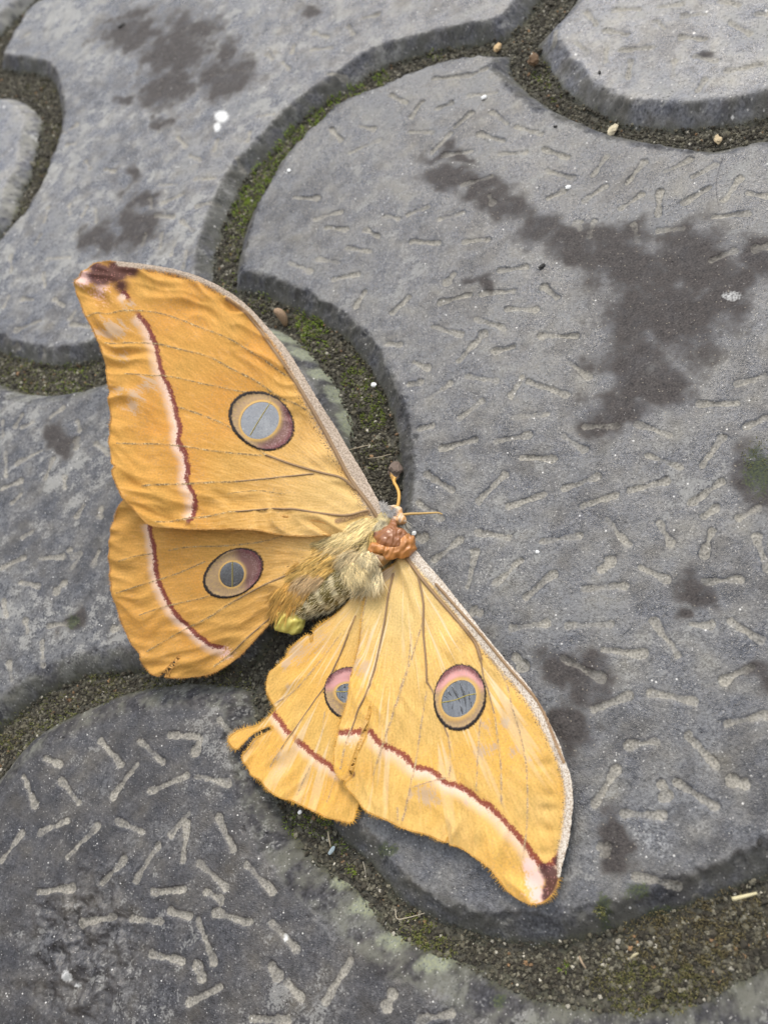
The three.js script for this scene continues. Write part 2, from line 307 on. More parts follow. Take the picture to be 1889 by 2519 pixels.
// bone-shaped marks pressed into the pavers, end to end, in pixels of four views of the photograph
const view = (x0, y0, k, rows) => rows.map((r) => [x0 + r[0] * k, y0 + r[1] * k, x0 + r[2] * k, y0 + r[3] * k]);
const K = 0.5696;
const marks = [
  ...view(0, 0, K, [[1425, 550, 1475, 608], [1500, 660, 1650, 600], [1400, 980, 1500, 990], [1570, 985, 1640, 1025], [1490, 1070, 1605, 1085], [1365, 1115, 1470, 1135], [1240, 1130, 1350, 1175], [1430, 1210, 1555, 1180], [1350, 950, 1480, 910], [1545, 540, 1620, 560], [1260, 850, 1380, 855], [1580, 1250, 1530, 1330], [840, 775, 940, 768], [840, 892, 938, 868], [685, 800, 770, 797], [690, 885, 800, 835], [665, 930, 755, 937], [780, 950, 838, 1000], [765, 590, 805, 635], [940, 600, 925, 655], [815, 670, 870, 695], [1022, 675, 1030, 715], [630, 1010, 615, 1060], [700, 1000, 690, 1075], [755, 1040, 740, 1110], [805, 1080, 790, 1165], [1110, 500, 1190, 490], [410, 890, 420, 960], [380, 890, 350, 940], [300, 880, 305, 930], [210, 890, 190, 965], [180, 1010, 150, 1060], [190, 1175, 195, 1250], [45, 1100, 50, 1180], [40, 1270, 10, 1330], [90, 1290, 150, 1295], [230, 1290, 280, 1325]]),
  ...view(0, 0, K, [[200, 1120, 310, 1110], [1080, 565, 1070, 610], [1500, 110, 1530, 150], [1350, 140, 1420, 160], [1340, 215, 1440, 205], [1410, 320, 1490, 315], [1450, 360, 1540, 350], [1150, 230, 1180, 260], [1215, 265, 1250, 300], [1270, 190, 1260, 230], [1560, 80, 1640, 60], [80, 170, 130, 140], [650, 850, 655, 905], [450, 730, 500, 740], [300, 560, 330, 540], [260, 560, 290, 575], [280, 625, 330, 620], [370, 690, 395, 735], [180, 1380, 60, 1430], [300, 1400, 400, 1410], [330, 1340, 300, 1380]]),
  ...view(945, 0, K, [[870, 50, 920, 110], [985, 45, 1115, 38], [1170, 35, 1300, 15], [1275, 70, 1395, 60], [1490, 95, 1585, 150], [945, 130, 1060, 152], [820, 175, 880, 235], [960, 185, 955, 275], [1010, 218, 1165, 205], [1060, 255, 1052, 345], [1255, 255, 1240, 340], [1330, 240, 1440, 262], [1470, 305, 1640, 275], [1385, 335, 1350, 395], [1165, 90, 1215, 130], [1270, 160, 1395, 170], [1605, 60, 1659, 55], [1440, 0, 1540, 25], [740, 130, 730, 185], [355, 412, 490, 398], [455, 480, 535, 535], [560, 545, 685, 580], [400, 575, 520, 610], [680, 640, 800, 685], [490, 665, 620, 658], [690, 735, 825, 775], [970, 660, 895, 765], [1130, 690, 1040, 800], [1330, 685, 1200, 745], [1440, 705, 1320, 770], [965, 795, 850, 875], [1120, 835, 1010, 905], [1190, 820, 1180, 940], [1415, 800, 1285, 880]]),
  ...view(945, 0, K, [[1545, 760, 1460, 875], [1560, 835, 1659, 850], [1410, 940, 1580, 920], [835, 965, 845, 990], [910, 945, 880, 1030], [1075, 960, 1095, 1050], [1175, 995, 1300, 985], [780, 820, 700, 860], [300, 440, 215, 475], [170, 430, 110, 510], [380, 480, 300, 550], [100, 570, 215, 572], [250, 670, 390, 650], [290, 570, 195, 670], [20, 410, 100, 445], [450, 290, 360, 330], [200, 340, 360, 325], [470, 760, 330, 800], [450, 840, 470, 880], [0, 930, 70, 945], [200, 890, 90, 930], [350, 920, 230, 950], [110, 1040, 240, 1050], [460, 1030, 335, 1045], [485, 1170, 625, 1150], [415, 1270, 570, 1255], [230, 1310, 380, 1270], [520, 1335, 660, 1335], [115, 1275, 25, 1360], [385, 1375, 525, 1420], [200, 1405, 340, 1450], [660, 1450, 840, 1450], [680, 1230, 750, 1290], [300, 1180, 270, 1220], [1400, 1130, 1520, 1075], [1600, 1075, 1659, 1060], [430, 1440, 400, 1476]]),
  ...view(945, 840, K, [[10, 10, 70, 15], [315, 90, 395, 0], [465, 45, 570, 20], [120, 85, 195, 120], [100, 188, 165, 175], [175, 258, 295, 175], [345, 150, 495, 172], [315, 345, 430, 250], [150, 378, 215, 365], [235, 468, 405, 422], [470, 435, 635, 402], [545, 330, 715, 312], [580, 500, 740, 505], [540, 245, 600, 145], [610, 170, 800, 235], [760, 400, 870, 475], [790, 85, 890, 160], [850, 370, 1010, 362], [1080, 355, 1245, 410], [1120, 485, 1285, 545], [1345, 270, 1535, 265], [1510, 185, 1659, 150], [1555, 370, 1659, 325], [1465, 405, 1365, 545], [1470, 595, 1320, 700], [1050, 645, 1230, 600], [840, 715, 1010, 660], [765, 640, 935, 575], [525, 715, 705, 655], [395, 700, 530, 565], [175, 570, 300, 650], [135, 690, 250, 770], [130, 840, 168, 850], [205, 950, 335, 850], [355, 1070, 395, 895], [390, 820, 550, 850]]),
  ...view(945, 840, K, [[670, 865, 850, 840], [955, 765, 1060, 890], [1180, 770, 1240, 885], [1420, 800, 1375, 935], [1520, 770, 1620, 715], [1370, 760, 1440, 715], [1600, 830, 1659, 1000], [470, 1055, 600, 935], [600, 1115, 740, 995], [845, 1070, 1055, 1055], [1090, 970, 1230, 1035], [540, 1240, 715, 1215], [780, 1230, 990, 1220], [1150, 1195, 1275, 1365], [930, 1335, 1125, 1350], [760, 1365, 950, 1460], [1480, 1200, 1640, 1300], [1370, 1040, 1550, 1030], [1310, 1220, 1420, 1225], [385, 1165, 415, 1175], [560, 1360, 600, 1410], [1600, 1400, 1450, 1470], [930, 990, 980, 950]]),
  ...view(0, 840, K, [[15, 335, 8, 420], [90, 375, 150, 345], [60, 375, 100, 310], [190, 465, 70, 530], [25, 475, 30, 590], [235, 500, 190, 600], [410, 435, 475, 490], [335, 340, 345, 390], [0, 640, 100, 597], [275, 575, 280, 640], [50, 700, 90, 660], [365, 700, 330, 760], [95, 850, 140, 820], [165, 938, 285, 930], [80, 1040, 175, 1060], [0, 980, 110, 930], [320, 930, 300, 900], [350, 910, 310, 985], [430, 900, 400, 970], [180, 1290, 190, 1410], [490, 1245, 525, 1235], [110, 1200, 120, 1260], [240, 1080, 280, 1040], [15, 1110, 30, 1200], [40, 1380, 55, 1476], [200, 1230, 330, 1210], [330, 420, 330, 460], [180, 30, 160, 60], [30, 20, 70, 10], [210, 330, 280, 280], [440, 720, 430, 760]]),
  ...view(0, 1680, K, [[425, 240, 530, 360], [600, 245, 710, 350], [722, 222, 865, 235], [865, 240, 845, 300], [600, 340, 480, 500], [640, 472, 820, 395], [840, 400, 995, 435], [940, 150, 1000, 230], [185, 322, 265, 355], [100, 395, 155, 540], [255, 410, 345, 525], [165, 650, 300, 590], [430, 610, 285, 760], [495, 590, 630, 650], [730, 660, 825, 555], [940, 570, 1015, 735], [100, 640, 0, 780], [580, 865, 690, 690], [430, 875, 540, 760], [850, 770, 985, 890], [1055, 775, 1185, 910], [155, 905, 320, 885], [650, 905, 805, 890], [880, 900, 960, 940], [920, 990, 1090, 1040], [850, 1015, 925, 1220], [1165, 1030, 1290, 1160], [335, 1040, 500, 1010], [550, 1020, 710, 1030], [640, 1165, 795, 1205], [800, 1390, 965, 1310], [1170, 1220, 1200, 1270], [1230, 1290, 1310, 1370], [1395, 1390, 1520, 1195], [850, 1220, 870, 1280], [1070, 1450, 1250, 1460], [810, 590, 790, 780], [725, 985, 830, 1010]]),
  ...view(945, 1680, K, [[890, 122, 1070, 50], [1130, 40, 1355, 80], [1040, 275, 1190, 250], [1300, 215, 1440, 370], [1460, 180, 1659, 140], [900, 540, 1010, 360], [1245, 420, 1440, 545], [1015, 565, 1220, 575], [1070, 835, 1280, 880], [930, 710, 945, 720], [1500, 420, 1560, 440], [1195, 440, 1215, 490], [140, 1460, 310, 1420], [10, 1400, 40, 1340], [1340, 930, 1400, 960]]),
];
// dark wet-looking stains, pale droppings and mossy spots: [pixel x, y, radius x, radius y]
const stains = [[1095, 440, 80, 40], [1180, 455, 70, 45], [1260, 510, 80, 45], [1330, 560, 85, 50], [1420, 590, 90, 60], [1540, 640, 140, 105], [1690, 640, 150, 110], [1560, 770, 130, 120], [1680, 790, 130, 120], [1570, 900, 120, 115], [1510, 1010, 90, 70], [1620, 950, 80, 80], [1780, 720, 90, 120], [1850, 640, 70, 80],
  [330, 80, 110, 60], [430, 130, 120, 75], [480, 70, 100, 50], [410, 215, 110, 60], [540, 190, 90, 65], [300, 250, 30, 25], [570, 130, 40, 50], [350, 490, 45, 40], [330, 560, 90, 60], [240, 590, 60, 40], [320, 430, 30, 30], [390, 300, 25, 15], [770, 35, 30, 20],
  [145, 1075, 45, 40], [175, 1530, 28, 28], [1690, 1440, 70, 45], [1680, 1515, 25, 25], [1420, 1660, 90, 60], [1180, 690, 18, 26], [1530, 2070, 80, 70], [1860, 1650, 60, 40], [1100, 380, 60, 25], [1860, 1150, 50, 75], [1730, 130, 30, 16], [1400, 1780, 60, 60]];
const pales = [[545, 285, 24, 20, 0.8], [535, 312, 12, 16, 0.8], [1800, 728, 34, 16, 0.62], [1790, 700, 16, 10, 0.4], [1600, 2060, 50, 40, 0.5], [1630, 2090, 34, 26, 0.5], [165, 2400, 16, 20, 0.7], [185, 2425, 10, 8, 0.7], [702, 2306, 8, 14, 0.85], [75, 320, 12, 14, 0.6]];
const lichens = [[690, 822, 40, 20], [740, 858, 40, 26], [785, 905, 34, 30], [818, 955, 30, 34], [845, 1020, 26, 40], [660, 806, 30, 12], [960, 2310, 50, 34], [880, 2230, 40, 34], [820, 2170, 36, 30], [1060, 2370, 60, 30]];
const greens = [[1865, 1155, 50, 72], [1570, 2190, 42, 30], [1482, 2240, 24, 60], [1630, 2250, 60, 30], [1600, 2310, 70, 40], [180, 1530, 20, 22], [1220, 2465, 26, 22], [950, 2090, 36, 26], [1480, 2225, 20, 14]];
function spots(F, list, f) {
  for (const [px, py, rx, ry] of list) {
    const c = at(px, py), a = at(px + rx, py), b = at(px, py + ry), ux = [a[0] - c[0], a[1] - c[1]], uy = [b[0] - c[0], b[1] - c[1]], det = ux[0] * uy[1] - ux[1] * uy[0];
    const R = Math.max(Math.hypot(...ux), Math.hypot(...uy)) * 2.2;
    F.near(c, [c[0] + 1e-6, c[1]], R, (k, d, t, s, x, y) => { const ex = x - c[0], ey = y - c[1], p = (ex * uy[1] - ey * uy[0]) / det, q = (ey * ux[0] - ex * ux[1]) / det; f(k, Math.hypot(p, q)); });
  }
}
const pavement = group('pavement'); pavement.userData.kind = 'structure'; pavement.userData.label = 'grey interlocking concrete pavers pressed with small bone-shaped marks';
const paverSd = {};
// where the frame can see (plan box), with a margin
const SEEN = (() => { const q = [at(-60, -60), at(PW + 60, -60), at(-60, PH + 60), at(PW + 60, PH + 60)]; return [Math.min(...q.map((p) => p[0])), Math.min(...q.map((p) => p[1])), Math.max(...q.map((p) => p[0])), Math.max(...q.map((p) => p[1]))]; })();
function paver(key, C, o) {
  const P = outlines[key], F = sdfField(P, 0.012, 0.0012); paverSd[key] = F;
  const [bx0, by0, bx1, by1] = F.box, x0 = Math.max(bx0, SEEN[0]) - 0.002, x1 = Math.min(bx1, SEEN[2]) + 0.002, y0 = Math.max(by0, SEEN[1]) - 0.002, y1 = Math.min(by1, SEEN[3]) + 0.002;
  const w = Math.max(x1 - x0, y1 - y0), N = o.px, step = w / (N - 1);
  const mark = new Field(x0, y0, w, w, step);
  const L = lattice(x0, y0, w);
  // pressed marks
  for (const m of marks) {
    const mid = at((m[0] + m[2]) / 2, (m[1] + m[3]) / 2); if (F.get(mid[0], mid[1]) < 0.001 || mid[0] < x0 || mid[0] > x0 + w || mid[1] < y0 || mid[1] > y0 + w) continue;
    const p = at(m[0], m[1]), q = at(m[2], m[3]), l = Math.hypot(q[0] - p[0], q[1] - p[1]), e = Math.min(0.0008, l * 0.12), ux = (q[0] - p[0]) / l, uy = (q[1] - p[1]) / l, h = hash(m[0] * 7, m[1] * 3), worn = 0.15 + 0.85 * hash(m[1], m[0]);
    const A = [p[0] + ux * e, p[1] + uy * e], Bq = [q[0] - ux * e, q[1] - uy * e], wd = l > 0.004 ? 1 : 1.35;
    mark.near(A, Bq, 0.0024, (k, d, t, s, x, y) => {
      const r = wd * (0.00062 + 0.00042 * Math.abs(2 * t - 1) * (0.3 + 1.3 * (t > 0.5 ? h : 1 - h))) + 0.00036 * noise(x * 430, y * 430) + 0.0002 * noise(x * 1300, y * 1300), lost = sstep(-0.5 + 0.55 * (1 - worn), -0.05 + 0.55 * (1 - worn), noise(x * 210 + 5, y * 210) + 0.4 * noise(x * 700, y * 700) + 0.12);
      const v = sstep(r + 0.00014, r - 0.0003, d) * (0.45 + 0.55 * worn) * (0.42 + 0.58 * lost); if (v > mark.a[k]) mark.a[k] = v;
    });
  }
  const cs = w / 300, st = new Field(x0, y0, w, w, cs), gr = new Field(x0, y0, w, w, cs), pa = new Field(x0, y0, w, w, cs);
  spots(st, stains, (k, r) => { st.a[k] = Math.max(st.a[k], 1.25 - r); });
  const li = new Field(x0, y0, w, w, cs); spots(li, lichens, (k, r) => { li.a[k] = Math.max(li.a[k], 1.2 - r); });
  spots(gr, greens, (k, r) => { gr.a[k] = Math.max(gr.a[k], 1.2 - r); });
  for (const s of pales) spots(pa, [s], (k, r) => { pa.a[k] = Math.max(pa.a[k], Math.min(1.3 - r, s[4]) * (0.62 + 0.38 * s[4])); });
  const width = (x, y) => o.bevel * (1 + 0.22 * noise(x * 45, y * 45) + 0.2 * noise(x * 170, y * 170) + 0.12 * noise(x * 520, y * 520));
  const height = (x, y) => {
    const d = F.get(x, y), b = width(x, y), s = clamp(d / b, 0, 1), k = o.soft ? Math.sin(s * Math.PI / 2) : s < 0.86 ? s * 1.09 : lerp(s * 1.09, 1, sstep(0.86, 1, s));
    const top = s * s, chip = s > 0.6 && s < 1 ? 0.0006 * Math.max(0, fbm(x * 380, y * 380, 3) - 0.12) : 0;
    return -DROP * (1 - Math.min(1, k)) - chip * 4 + top * (0.0005 * fbm(x * 28, y * 28, 2) + 0.00022 * fbm(x * 210 + 5, y * 210, 3) * o.rough - 0.00058 * mark.get(x, y)) + (o.erode ? o.erode(x, y) : 0);
  };
  const xs = ticks(bx0 - 0.002, bx1 + 0.002, x0, x1, o.cell, 0.006), ys = ticks(by0 - 0.002, by1 + 0.002, y0, y1, o.cell, 0.006);
  const geo = cutSheet(xs, ys, (x, y) => F.get(x, y), (x, y) => V3(x, y, height(x, y)), (x, y) => [(x - x0) / w, (y - y0) / w], 0.012);
  // colour and roughness, blended to a separate edge tone over the bevels
  const col = new Uint8Array(N * N * 4), M = N >> 1, rou = new Uint8Array(M * M * 4), c = [0, 0, 0];
  for (let j = 0; j < N; j++) for (let i = 0; i < N; i++) {
    const x = x0 + (i + 0.5) * w / N, y = y0 + (j + 0.5) * w / N, d = F.get(x, y), k = j * N + i; if (d < -0.03) continue;
    const [big, mid, small, dusty, worn] = L(x, y), tiny = noise(x * 2100, y * 2100), grain = hash(i, j);
    const pit = noise(x * 1150 + 40, y * 1150), tone = o.tone * Math.max(0.25, 1 + 0.4 * big + 0.75 * mid + 0.55 * small + 0.4 * tiny + 0.35 * pit + 0.3 * (grain - 0.5));
    c[0] = tone * (1 + o.warm * 0.5 + 0.04 * big); c[1] = tone * 0.985; c[2] = tone * (1.0 - o.warm * 0.2 - 0.3 * mid - 0.12 * big); c[0] *= 1 + 0.1 * mid;
    const crk = 1 - Math.abs(noise(x * 130 + 0.6 * mid, y * 130 + 0.6 * small)) * 22; if (crk > 0) { const f = crk * sstep(0.05, 0.3, noise(x * 60 + 9, y * 60)) * 0.45; c[0] *= 1 - f; c[1] *= 1 - f; c[2] *= 1 - f; }
    const film = sstep(o.dustAt, o.dustAt + 0.5, dusty + 0.5 * small + 0.3 * tiny + 0.2 * pit); mix3(c, [0.2, 0.202, 0.203], clamp(film * o.dust * (0.8 + 0.5 * mid), 0, 1));
    const dim = sstep(0.02, 0.4, worn * 0.8 - dusty * 0.5 + 0.25 * small) * 0.42; c[0] *= 1 - dim * 0.96; c[1] *= 1 - dim; c[2] *= 1 - dim * 1.02;
    const fleck = sstep(o.fleckAt, o.fleckAt + 0.16, 0.8 * worn * -1 + 0.35 * mid + 0.3 * small + 0.25 * tiny); mix3(c, [0.29, 0.285, 0.268], fleck * o.fleck);
    let rough = 0.3 * fleck + 0.28 + 0.16 * mid + 0.14 * small + 0.25 * film;
    const sv = st.get(x + 0.005 * noise(x * 90, y * 90) + 0.0022 * noise(x * 260, y * 260), y + 0.005 * noise(x * 90 + 40, y * 90) + 0.0022 * noise(x * 260 + 9, y * 260)), stn = sv > 0 ? sstep(-0.02, 0.85, sv - 0.02 + 0.5 * big + 0.65 * mid + 0.35 * small + 0.2 * tiny) : 0; if (stn > 0) { mix3(c, [0.036 + 0.03 * tiny + 0.03 * small, 0.029 + 0.026 * tiny + 0.025 * small, 0.0265 + 0.023 * tiny + 0.022 * small], clamp(stn * (0.93 + 0.5 * mid + 0.3 * dusty), 0, 0.95)); rough = lerp(rough, 0.78, stn); if (hash(i >> 1, j >> 1) < 0.004) mix3(c, [0.3, 0.26, 0.2], 0.7); }
    const mk = mark.a[Math.min(mark.ny - 1, j) * mark.nx + Math.min(mark.nx - 1, i)]; if (mk > 0) { const f = sstep(0.05, 0.45, mk) * (0.78 + 0.5 * small - stn * 0.45); const g = 0.86 + 0.45 * tiny + 0.3 * (grain - 0.5); mix3(c, [0.35 * g, 0.325 * g, 0.275 * g], clamp(f * (0.85 + 0.6 * mid), 0, 0.92)); rough = lerp(rough, 0.95, f); }
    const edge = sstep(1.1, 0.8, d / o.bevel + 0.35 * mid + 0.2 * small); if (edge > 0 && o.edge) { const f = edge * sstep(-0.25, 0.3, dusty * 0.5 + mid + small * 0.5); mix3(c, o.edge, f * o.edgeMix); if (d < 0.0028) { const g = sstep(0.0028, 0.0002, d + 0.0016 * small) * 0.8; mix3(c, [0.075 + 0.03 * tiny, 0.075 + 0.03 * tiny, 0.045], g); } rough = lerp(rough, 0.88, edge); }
    const lv = li.get(x, y); if (lv > 0) { const f = sstep(0.15, 0.8, lv + 0.5 * mid + 0.4 * small); mix3(c, [0.29 + 0.08 * tiny, 0.31 + 0.08 * tiny, 0.21], f * 0.6); rough = lerp(rough, 0.85, f); }
    const gv = gr.get(x, y); if (gv > 0) { const f = sstep(0.25, 0.75, gv + 0.5 * small + 0.35 * mid + 0.3 * tiny); mix3(c, [0.042 + 0.03 * tiny, 0.052 + 0.035 * tiny, 0.026], f * 0.85); rough = lerp(rough, 0.95, f); }
    const pv = pa.get(x, y); if (pv > 0) { const f = sstep(0.3, 0.62, pv * (0.9 + 0.25 * mid) + 0.22 * small + 0.15 * tiny); mix3(c, [0.7, 0.7, 0.68], f * clamp(pv * 1.1, 0.15, 0.95)); }
    if (stn > 0.4 && grain < 0.8) { /* stained ground shows few pale grains */ } else { const gg = hash(i >> 1, (j >> 1) + 991), g4 = hash((i / 3) | 0, ((j / 3) | 0) + 77); if (g4 > 0.9992) mix3(c, [0.7, 0.68, 0.64], 0.8); else if (gg > 0.996) mix3(c, [0.5, 0.48, 0.45], 0.7); else if (gg > 0.985) mix3(c, [0.34, 0.33, 0.31], 0.55); else if (gg < 0.03) mix3(c, [0.03, 0.03, 0.03], 0.6); }
    const q = k * 4; col[q] = toS(c[0]); col[q + 1] = toS(c[1]); col[q + 2] = toS(c[2]); col[q + 3] = 255;
    if (!(i & 1) && !(j & 1)) { const m = ((j >> 1) * M + (i >> 1)) * 4; rou[m] = rou[m + 1] = rou[m + 2] = clamp(rough, 0.22, 1) * 255; rou[m + 3] = 255; }
  }
  const bump = grainTex.clone(); bump.repeat.set(w / 0.025, w / 0.025); bump.needsUpdate = true;
  const over = (t) => { t.wrapS = t.wrapT = THREE.MirroredRepeatWrapping; return t; };
  const mat = new THREE.MeshPhysicalMaterial({ map: over(dataTex(col, N, N, true)), roughnessMap: over(dataTex(rou, M, M)), roughness: 1, bumpMap: bump, bumpScale: 0.0002, specularIntensity: 1 });
  const m = mesh('paver', geo, mat, pavement); m.userData.label = o.label;
  return m;
}
// slow noises on a coarser lattice: [large, middle, small, dust]
function lattice(x0, y0, w) {
  const A = [new Field(x0, y0, w, w, w / 256), new Field(x0, y0, w, w, w / 512), new Field(x0, y0, w, w, w / 900), new Field(x0, y0, w, w, w / 512), new Field(x0, y0, w, w, w / 900)];
  const f = [(x, y) => fbm(x * 42 + 3, y * 42, 3), (x, y) => fbm(x * 150, y * 150 + 7, 3), (x, y) => fbm(x * 620 + 1, y * 620, 2), (x, y) => fbm(x * 75 + 31, y * 75, 4) + 0.35 * noise(x * 24, y * 24 + 4), (x, y) => fbm(x * 190 + 11, y * 230 + 2, 4) + 0.5 * noise(x * 38, y * 38 + 21)];
  A.forEach((F, n) => { for (let j = 0; j < F.ny; j++) for (let i = 0; i < F.nx; i++) F.a[j * F.nx + i] = f[n](x0 + i * F.s, y0 + j * F.s); });
  const out = [0, 0, 0, 0, 0];
  return (x, y) => { for (let n = 0; n < 5; n++) out[n] = A[n].get(x, y); return out; };
}
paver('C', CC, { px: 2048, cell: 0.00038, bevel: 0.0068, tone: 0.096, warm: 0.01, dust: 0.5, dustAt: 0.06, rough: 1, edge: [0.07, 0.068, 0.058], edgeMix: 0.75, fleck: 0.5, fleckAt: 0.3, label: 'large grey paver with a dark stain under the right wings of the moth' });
paver('SW', cSW, { px: 1600, cell: 0.00038, bevel: 0.0085, soft: true, tone: 0.056, warm: 0.12, dust: 0.4, dustAt: 0.12, rough: 1.2, edge: [0.15, 0.15, 0.12], edgeMix: 0.6, fleck: 0.5, fleckAt: 0.29, label: 'dark purplish grey paver at the near left with a pale crumbling patch',
  erode: (x, y) => { const c = at(200, 2330), d = Math.hypot(x - c[0], y - c[1]); return d > 0.024 ? 0 : -0.0012 * sstep(0.024, 0.006, d) * (0.6 + fbm(x * 240, y * 240, 4) * 2.2); } });
paver('W', cW, { px: 1500, cell: 0.00045, bevel: 0.0066, soft: true, tone: 0.085, warm: 0.04, dust: 0.55, dustAt: 0.03, rough: 1.2, edge: [0.11, 0.11, 0.09], edgeMix: 0.6, fleck: 0.7, fleckAt: 0.2, label: 'grey scuffed paver under the left wings of the moth' });
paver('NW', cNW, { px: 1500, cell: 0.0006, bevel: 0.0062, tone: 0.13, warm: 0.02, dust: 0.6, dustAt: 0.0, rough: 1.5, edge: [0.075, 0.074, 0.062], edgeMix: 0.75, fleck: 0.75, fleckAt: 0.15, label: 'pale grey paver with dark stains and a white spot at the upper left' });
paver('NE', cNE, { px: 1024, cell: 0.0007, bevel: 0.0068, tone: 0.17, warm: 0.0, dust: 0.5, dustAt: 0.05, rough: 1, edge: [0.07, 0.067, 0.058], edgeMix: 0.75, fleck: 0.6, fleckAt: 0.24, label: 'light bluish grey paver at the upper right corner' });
paver('FW', cFW, { px: 512, cell: 0.0008, bevel: 0.006, tone: 0.18, warm: 0.02, dust: 0.6, dustAt: -0.05, rough: 1.2, edge: [0.3, 0.29, 0.25], edgeMix: 0.7, fleck: 0.5, fleckAt: 0.3, label: 'sliver of a grey paver at the far left edge' });
paver('NN', cNN, { px: 256, cell: 0.001, bevel: 0.006, tone: 0.18, warm: 0.02, dust: 0.6, dustAt: -0.05, rough: 1.2, edge: [0.3, 0.29, 0.25], edgeMix: 0.7, fleck: 0.5, fleckAt: 0.3, label: 'corner of a grey paver at the top left' });
const inGap = (x, y) => { let m = -1; for (const k in paverSd) { const F = paverSd[k], b = F.box; if (x < b[0] - 0.01 || x > b[2] + 0.01 || y < b[1] - 0.01 || y > b[3] + 0.01) continue; m = Math.max(m, F.get(x, y)); } return m; };

// ------------------------------------------------------------------ soil in the joints, out to the horizon
const soilH = (x, y) => -0.0056 + 0.0011 * fbm(x * 110, y * 110, 3) + 0.0004 * noise(x * 700, y * 700);
{
  const xs = ticks(-60, 60, SEEN[0], SEEN[2], 0.0011, 8), ys = ticks(-60, 60, SEEN[1], SEEN[3], 0.0011, 8), w = Math.max(SEEN[2] - SEEN[0], SEEN[3] - SEEN[1]), N = 1024;
  const far = (x, y) => Math.max(0, Math.abs(x) - 1, Math.abs(y) - 1);
  const geo = cutSheet(xs, ys, () => 1, (x, y) => V3(x, y, far(x, y) > 0 ? -0.0056 : soilH(x, y)), (x, y) => [(x - SEEN[0]) / w, (y - SEEN[1]) / w]);
  const a = new Uint8Array(N * N * 4), c = [0, 0, 0];
  for (let j = 0; j < N; j++) for (let i = 0; i < N; i++) {
    const x = SEEN[0] + i * w / N, y = SEEN[1] + j * w / N, n = fbm(x * 160, y * 160, 3), m = noise(x * 900, y * 900), g = hash(i, j);
    const t = 0.06 * (1 + 0.7 * n + 0.6 * m + 0.9 * (g - 0.5)); c[0] = t * 1.08; c[1] = t; c[2] = t * 0.76; mix3(c, [0.05, 0.055, 0.02], sstep(0, 0.4, n) * 0.3);
    const q = (j * N + i) * 4; a[q] = toS(c[0]); a[q + 1] = toS(c[1]); a[q + 2] = toS(c[2]); a[q + 3] = 255;
  }
  const t = dataTex(a, N, N, true); t.wrapS = t.wrapT = THREE.MirroredRepeatWrapping;
  const soil = mesh('ground', geo, new THREE.MeshStandardMaterial({ map: t, roughness: 0.97 })); soil.userData.kind = 'structure'; soil.userData.label = 'dark sandy soil filling the joints between the pavers';
}

// ------------------------------------------------------------------ sand grains and moss in the joints
function scatter(name, label, category, geos, mats, n, seed, pick, size, tint) {
  const r = rng(seed), o = new THREE.Object3D(), lists = geos.map(() => []);
  let tries = 0, made = 0;
  while (made < n && tries++ < n * 40) {
    const x = lerp(SEEN[0], SEEN[2], r()), y = lerp(SEEN[1], SEEN[3], r()), h = pick(x, y, r); if (h === null) continue;
    const s = size(r); o.position.copy(V3(x, y, h + s * 0.25)); o.rotation.set(r() * 6.3, r() * 6.3, r() * 6.3); o.scale.set(s * (0.7 + 0.6 * r()), s * (0.6 + 0.5 * r()), s * (0.7 + 0.6 * r())); o.updateMatrix();
    lists[made % geos.length].push([o.matrix.clone(), tint(r, x, y)]); made++;
  }
  const g = group(name); tag(g, label, category); g.userData.kind = 'stuff';
  lists.forEach((l, i) => { const m = new THREE.InstancedMesh(geos[i], mats, l.length); m.name = 'grain'; m.castShadow = m.receiveShadow = true; m.userData.kind = 'stuff'; l.forEach((e, k) => { m.setMatrixAt(k, e[0]); m.setColorAt(k, e[1]); }); g.add(m); });
}
const onFrame = (x, y) => { const d = new THREE.Vector3(x, -0.006, -y).project(camera); return Math.abs(d.x) < 1.08 && Math.abs(d.y) < 1.08; };
{
  const geos = [stoneGeo(3, 1, 0.5), stoneGeo(8, 1, 0.6), stoneGeo(12, 0, 0.7)], white = new THREE.MeshStandardMaterial({ roughness: 0.85, flatShading: true });
  const C = (r, g, b) => new THREE.Color().setRGB(r, g, b);
  scatter('sand_grains', 'loose brown, grey and pale sand grains lying in the joints between pavers', 'sand', geos, white, 110000, 901,
    (x, y, r) => { const d = inGap(x, y); if (d > 0.0012 || (d > -0.0012 && r() < 0.75)) return null; if (!onFrame(x, y)) return null; return Math.max(soilH(x, y), d > 0 ? -0.0056 + d * 0.9 : -1); },
    (r) => 0.00012 + 0.0004 * Math.pow(r(), 3.5) + (r() < 0.005 ? 0.0005 : 0),
    (r) => { const k = r(), v = 0.6 + 0.8 * r(); return k < 0.5 ? C(0.04 * v, 0.034 * v, 0.023 * v) : k < 0.78 ? C(0.085 * v, 0.076 * v, 0.05 * v) : k < 0.965 ? C(0.14 * v, 0.128 * v, 0.092 * v) : k < 0.985 ? C(0.4 * v, 0.37 * v, 0.3 * v) : C(0.2 * v, 0.12 * v, 0.06 * v); });
}
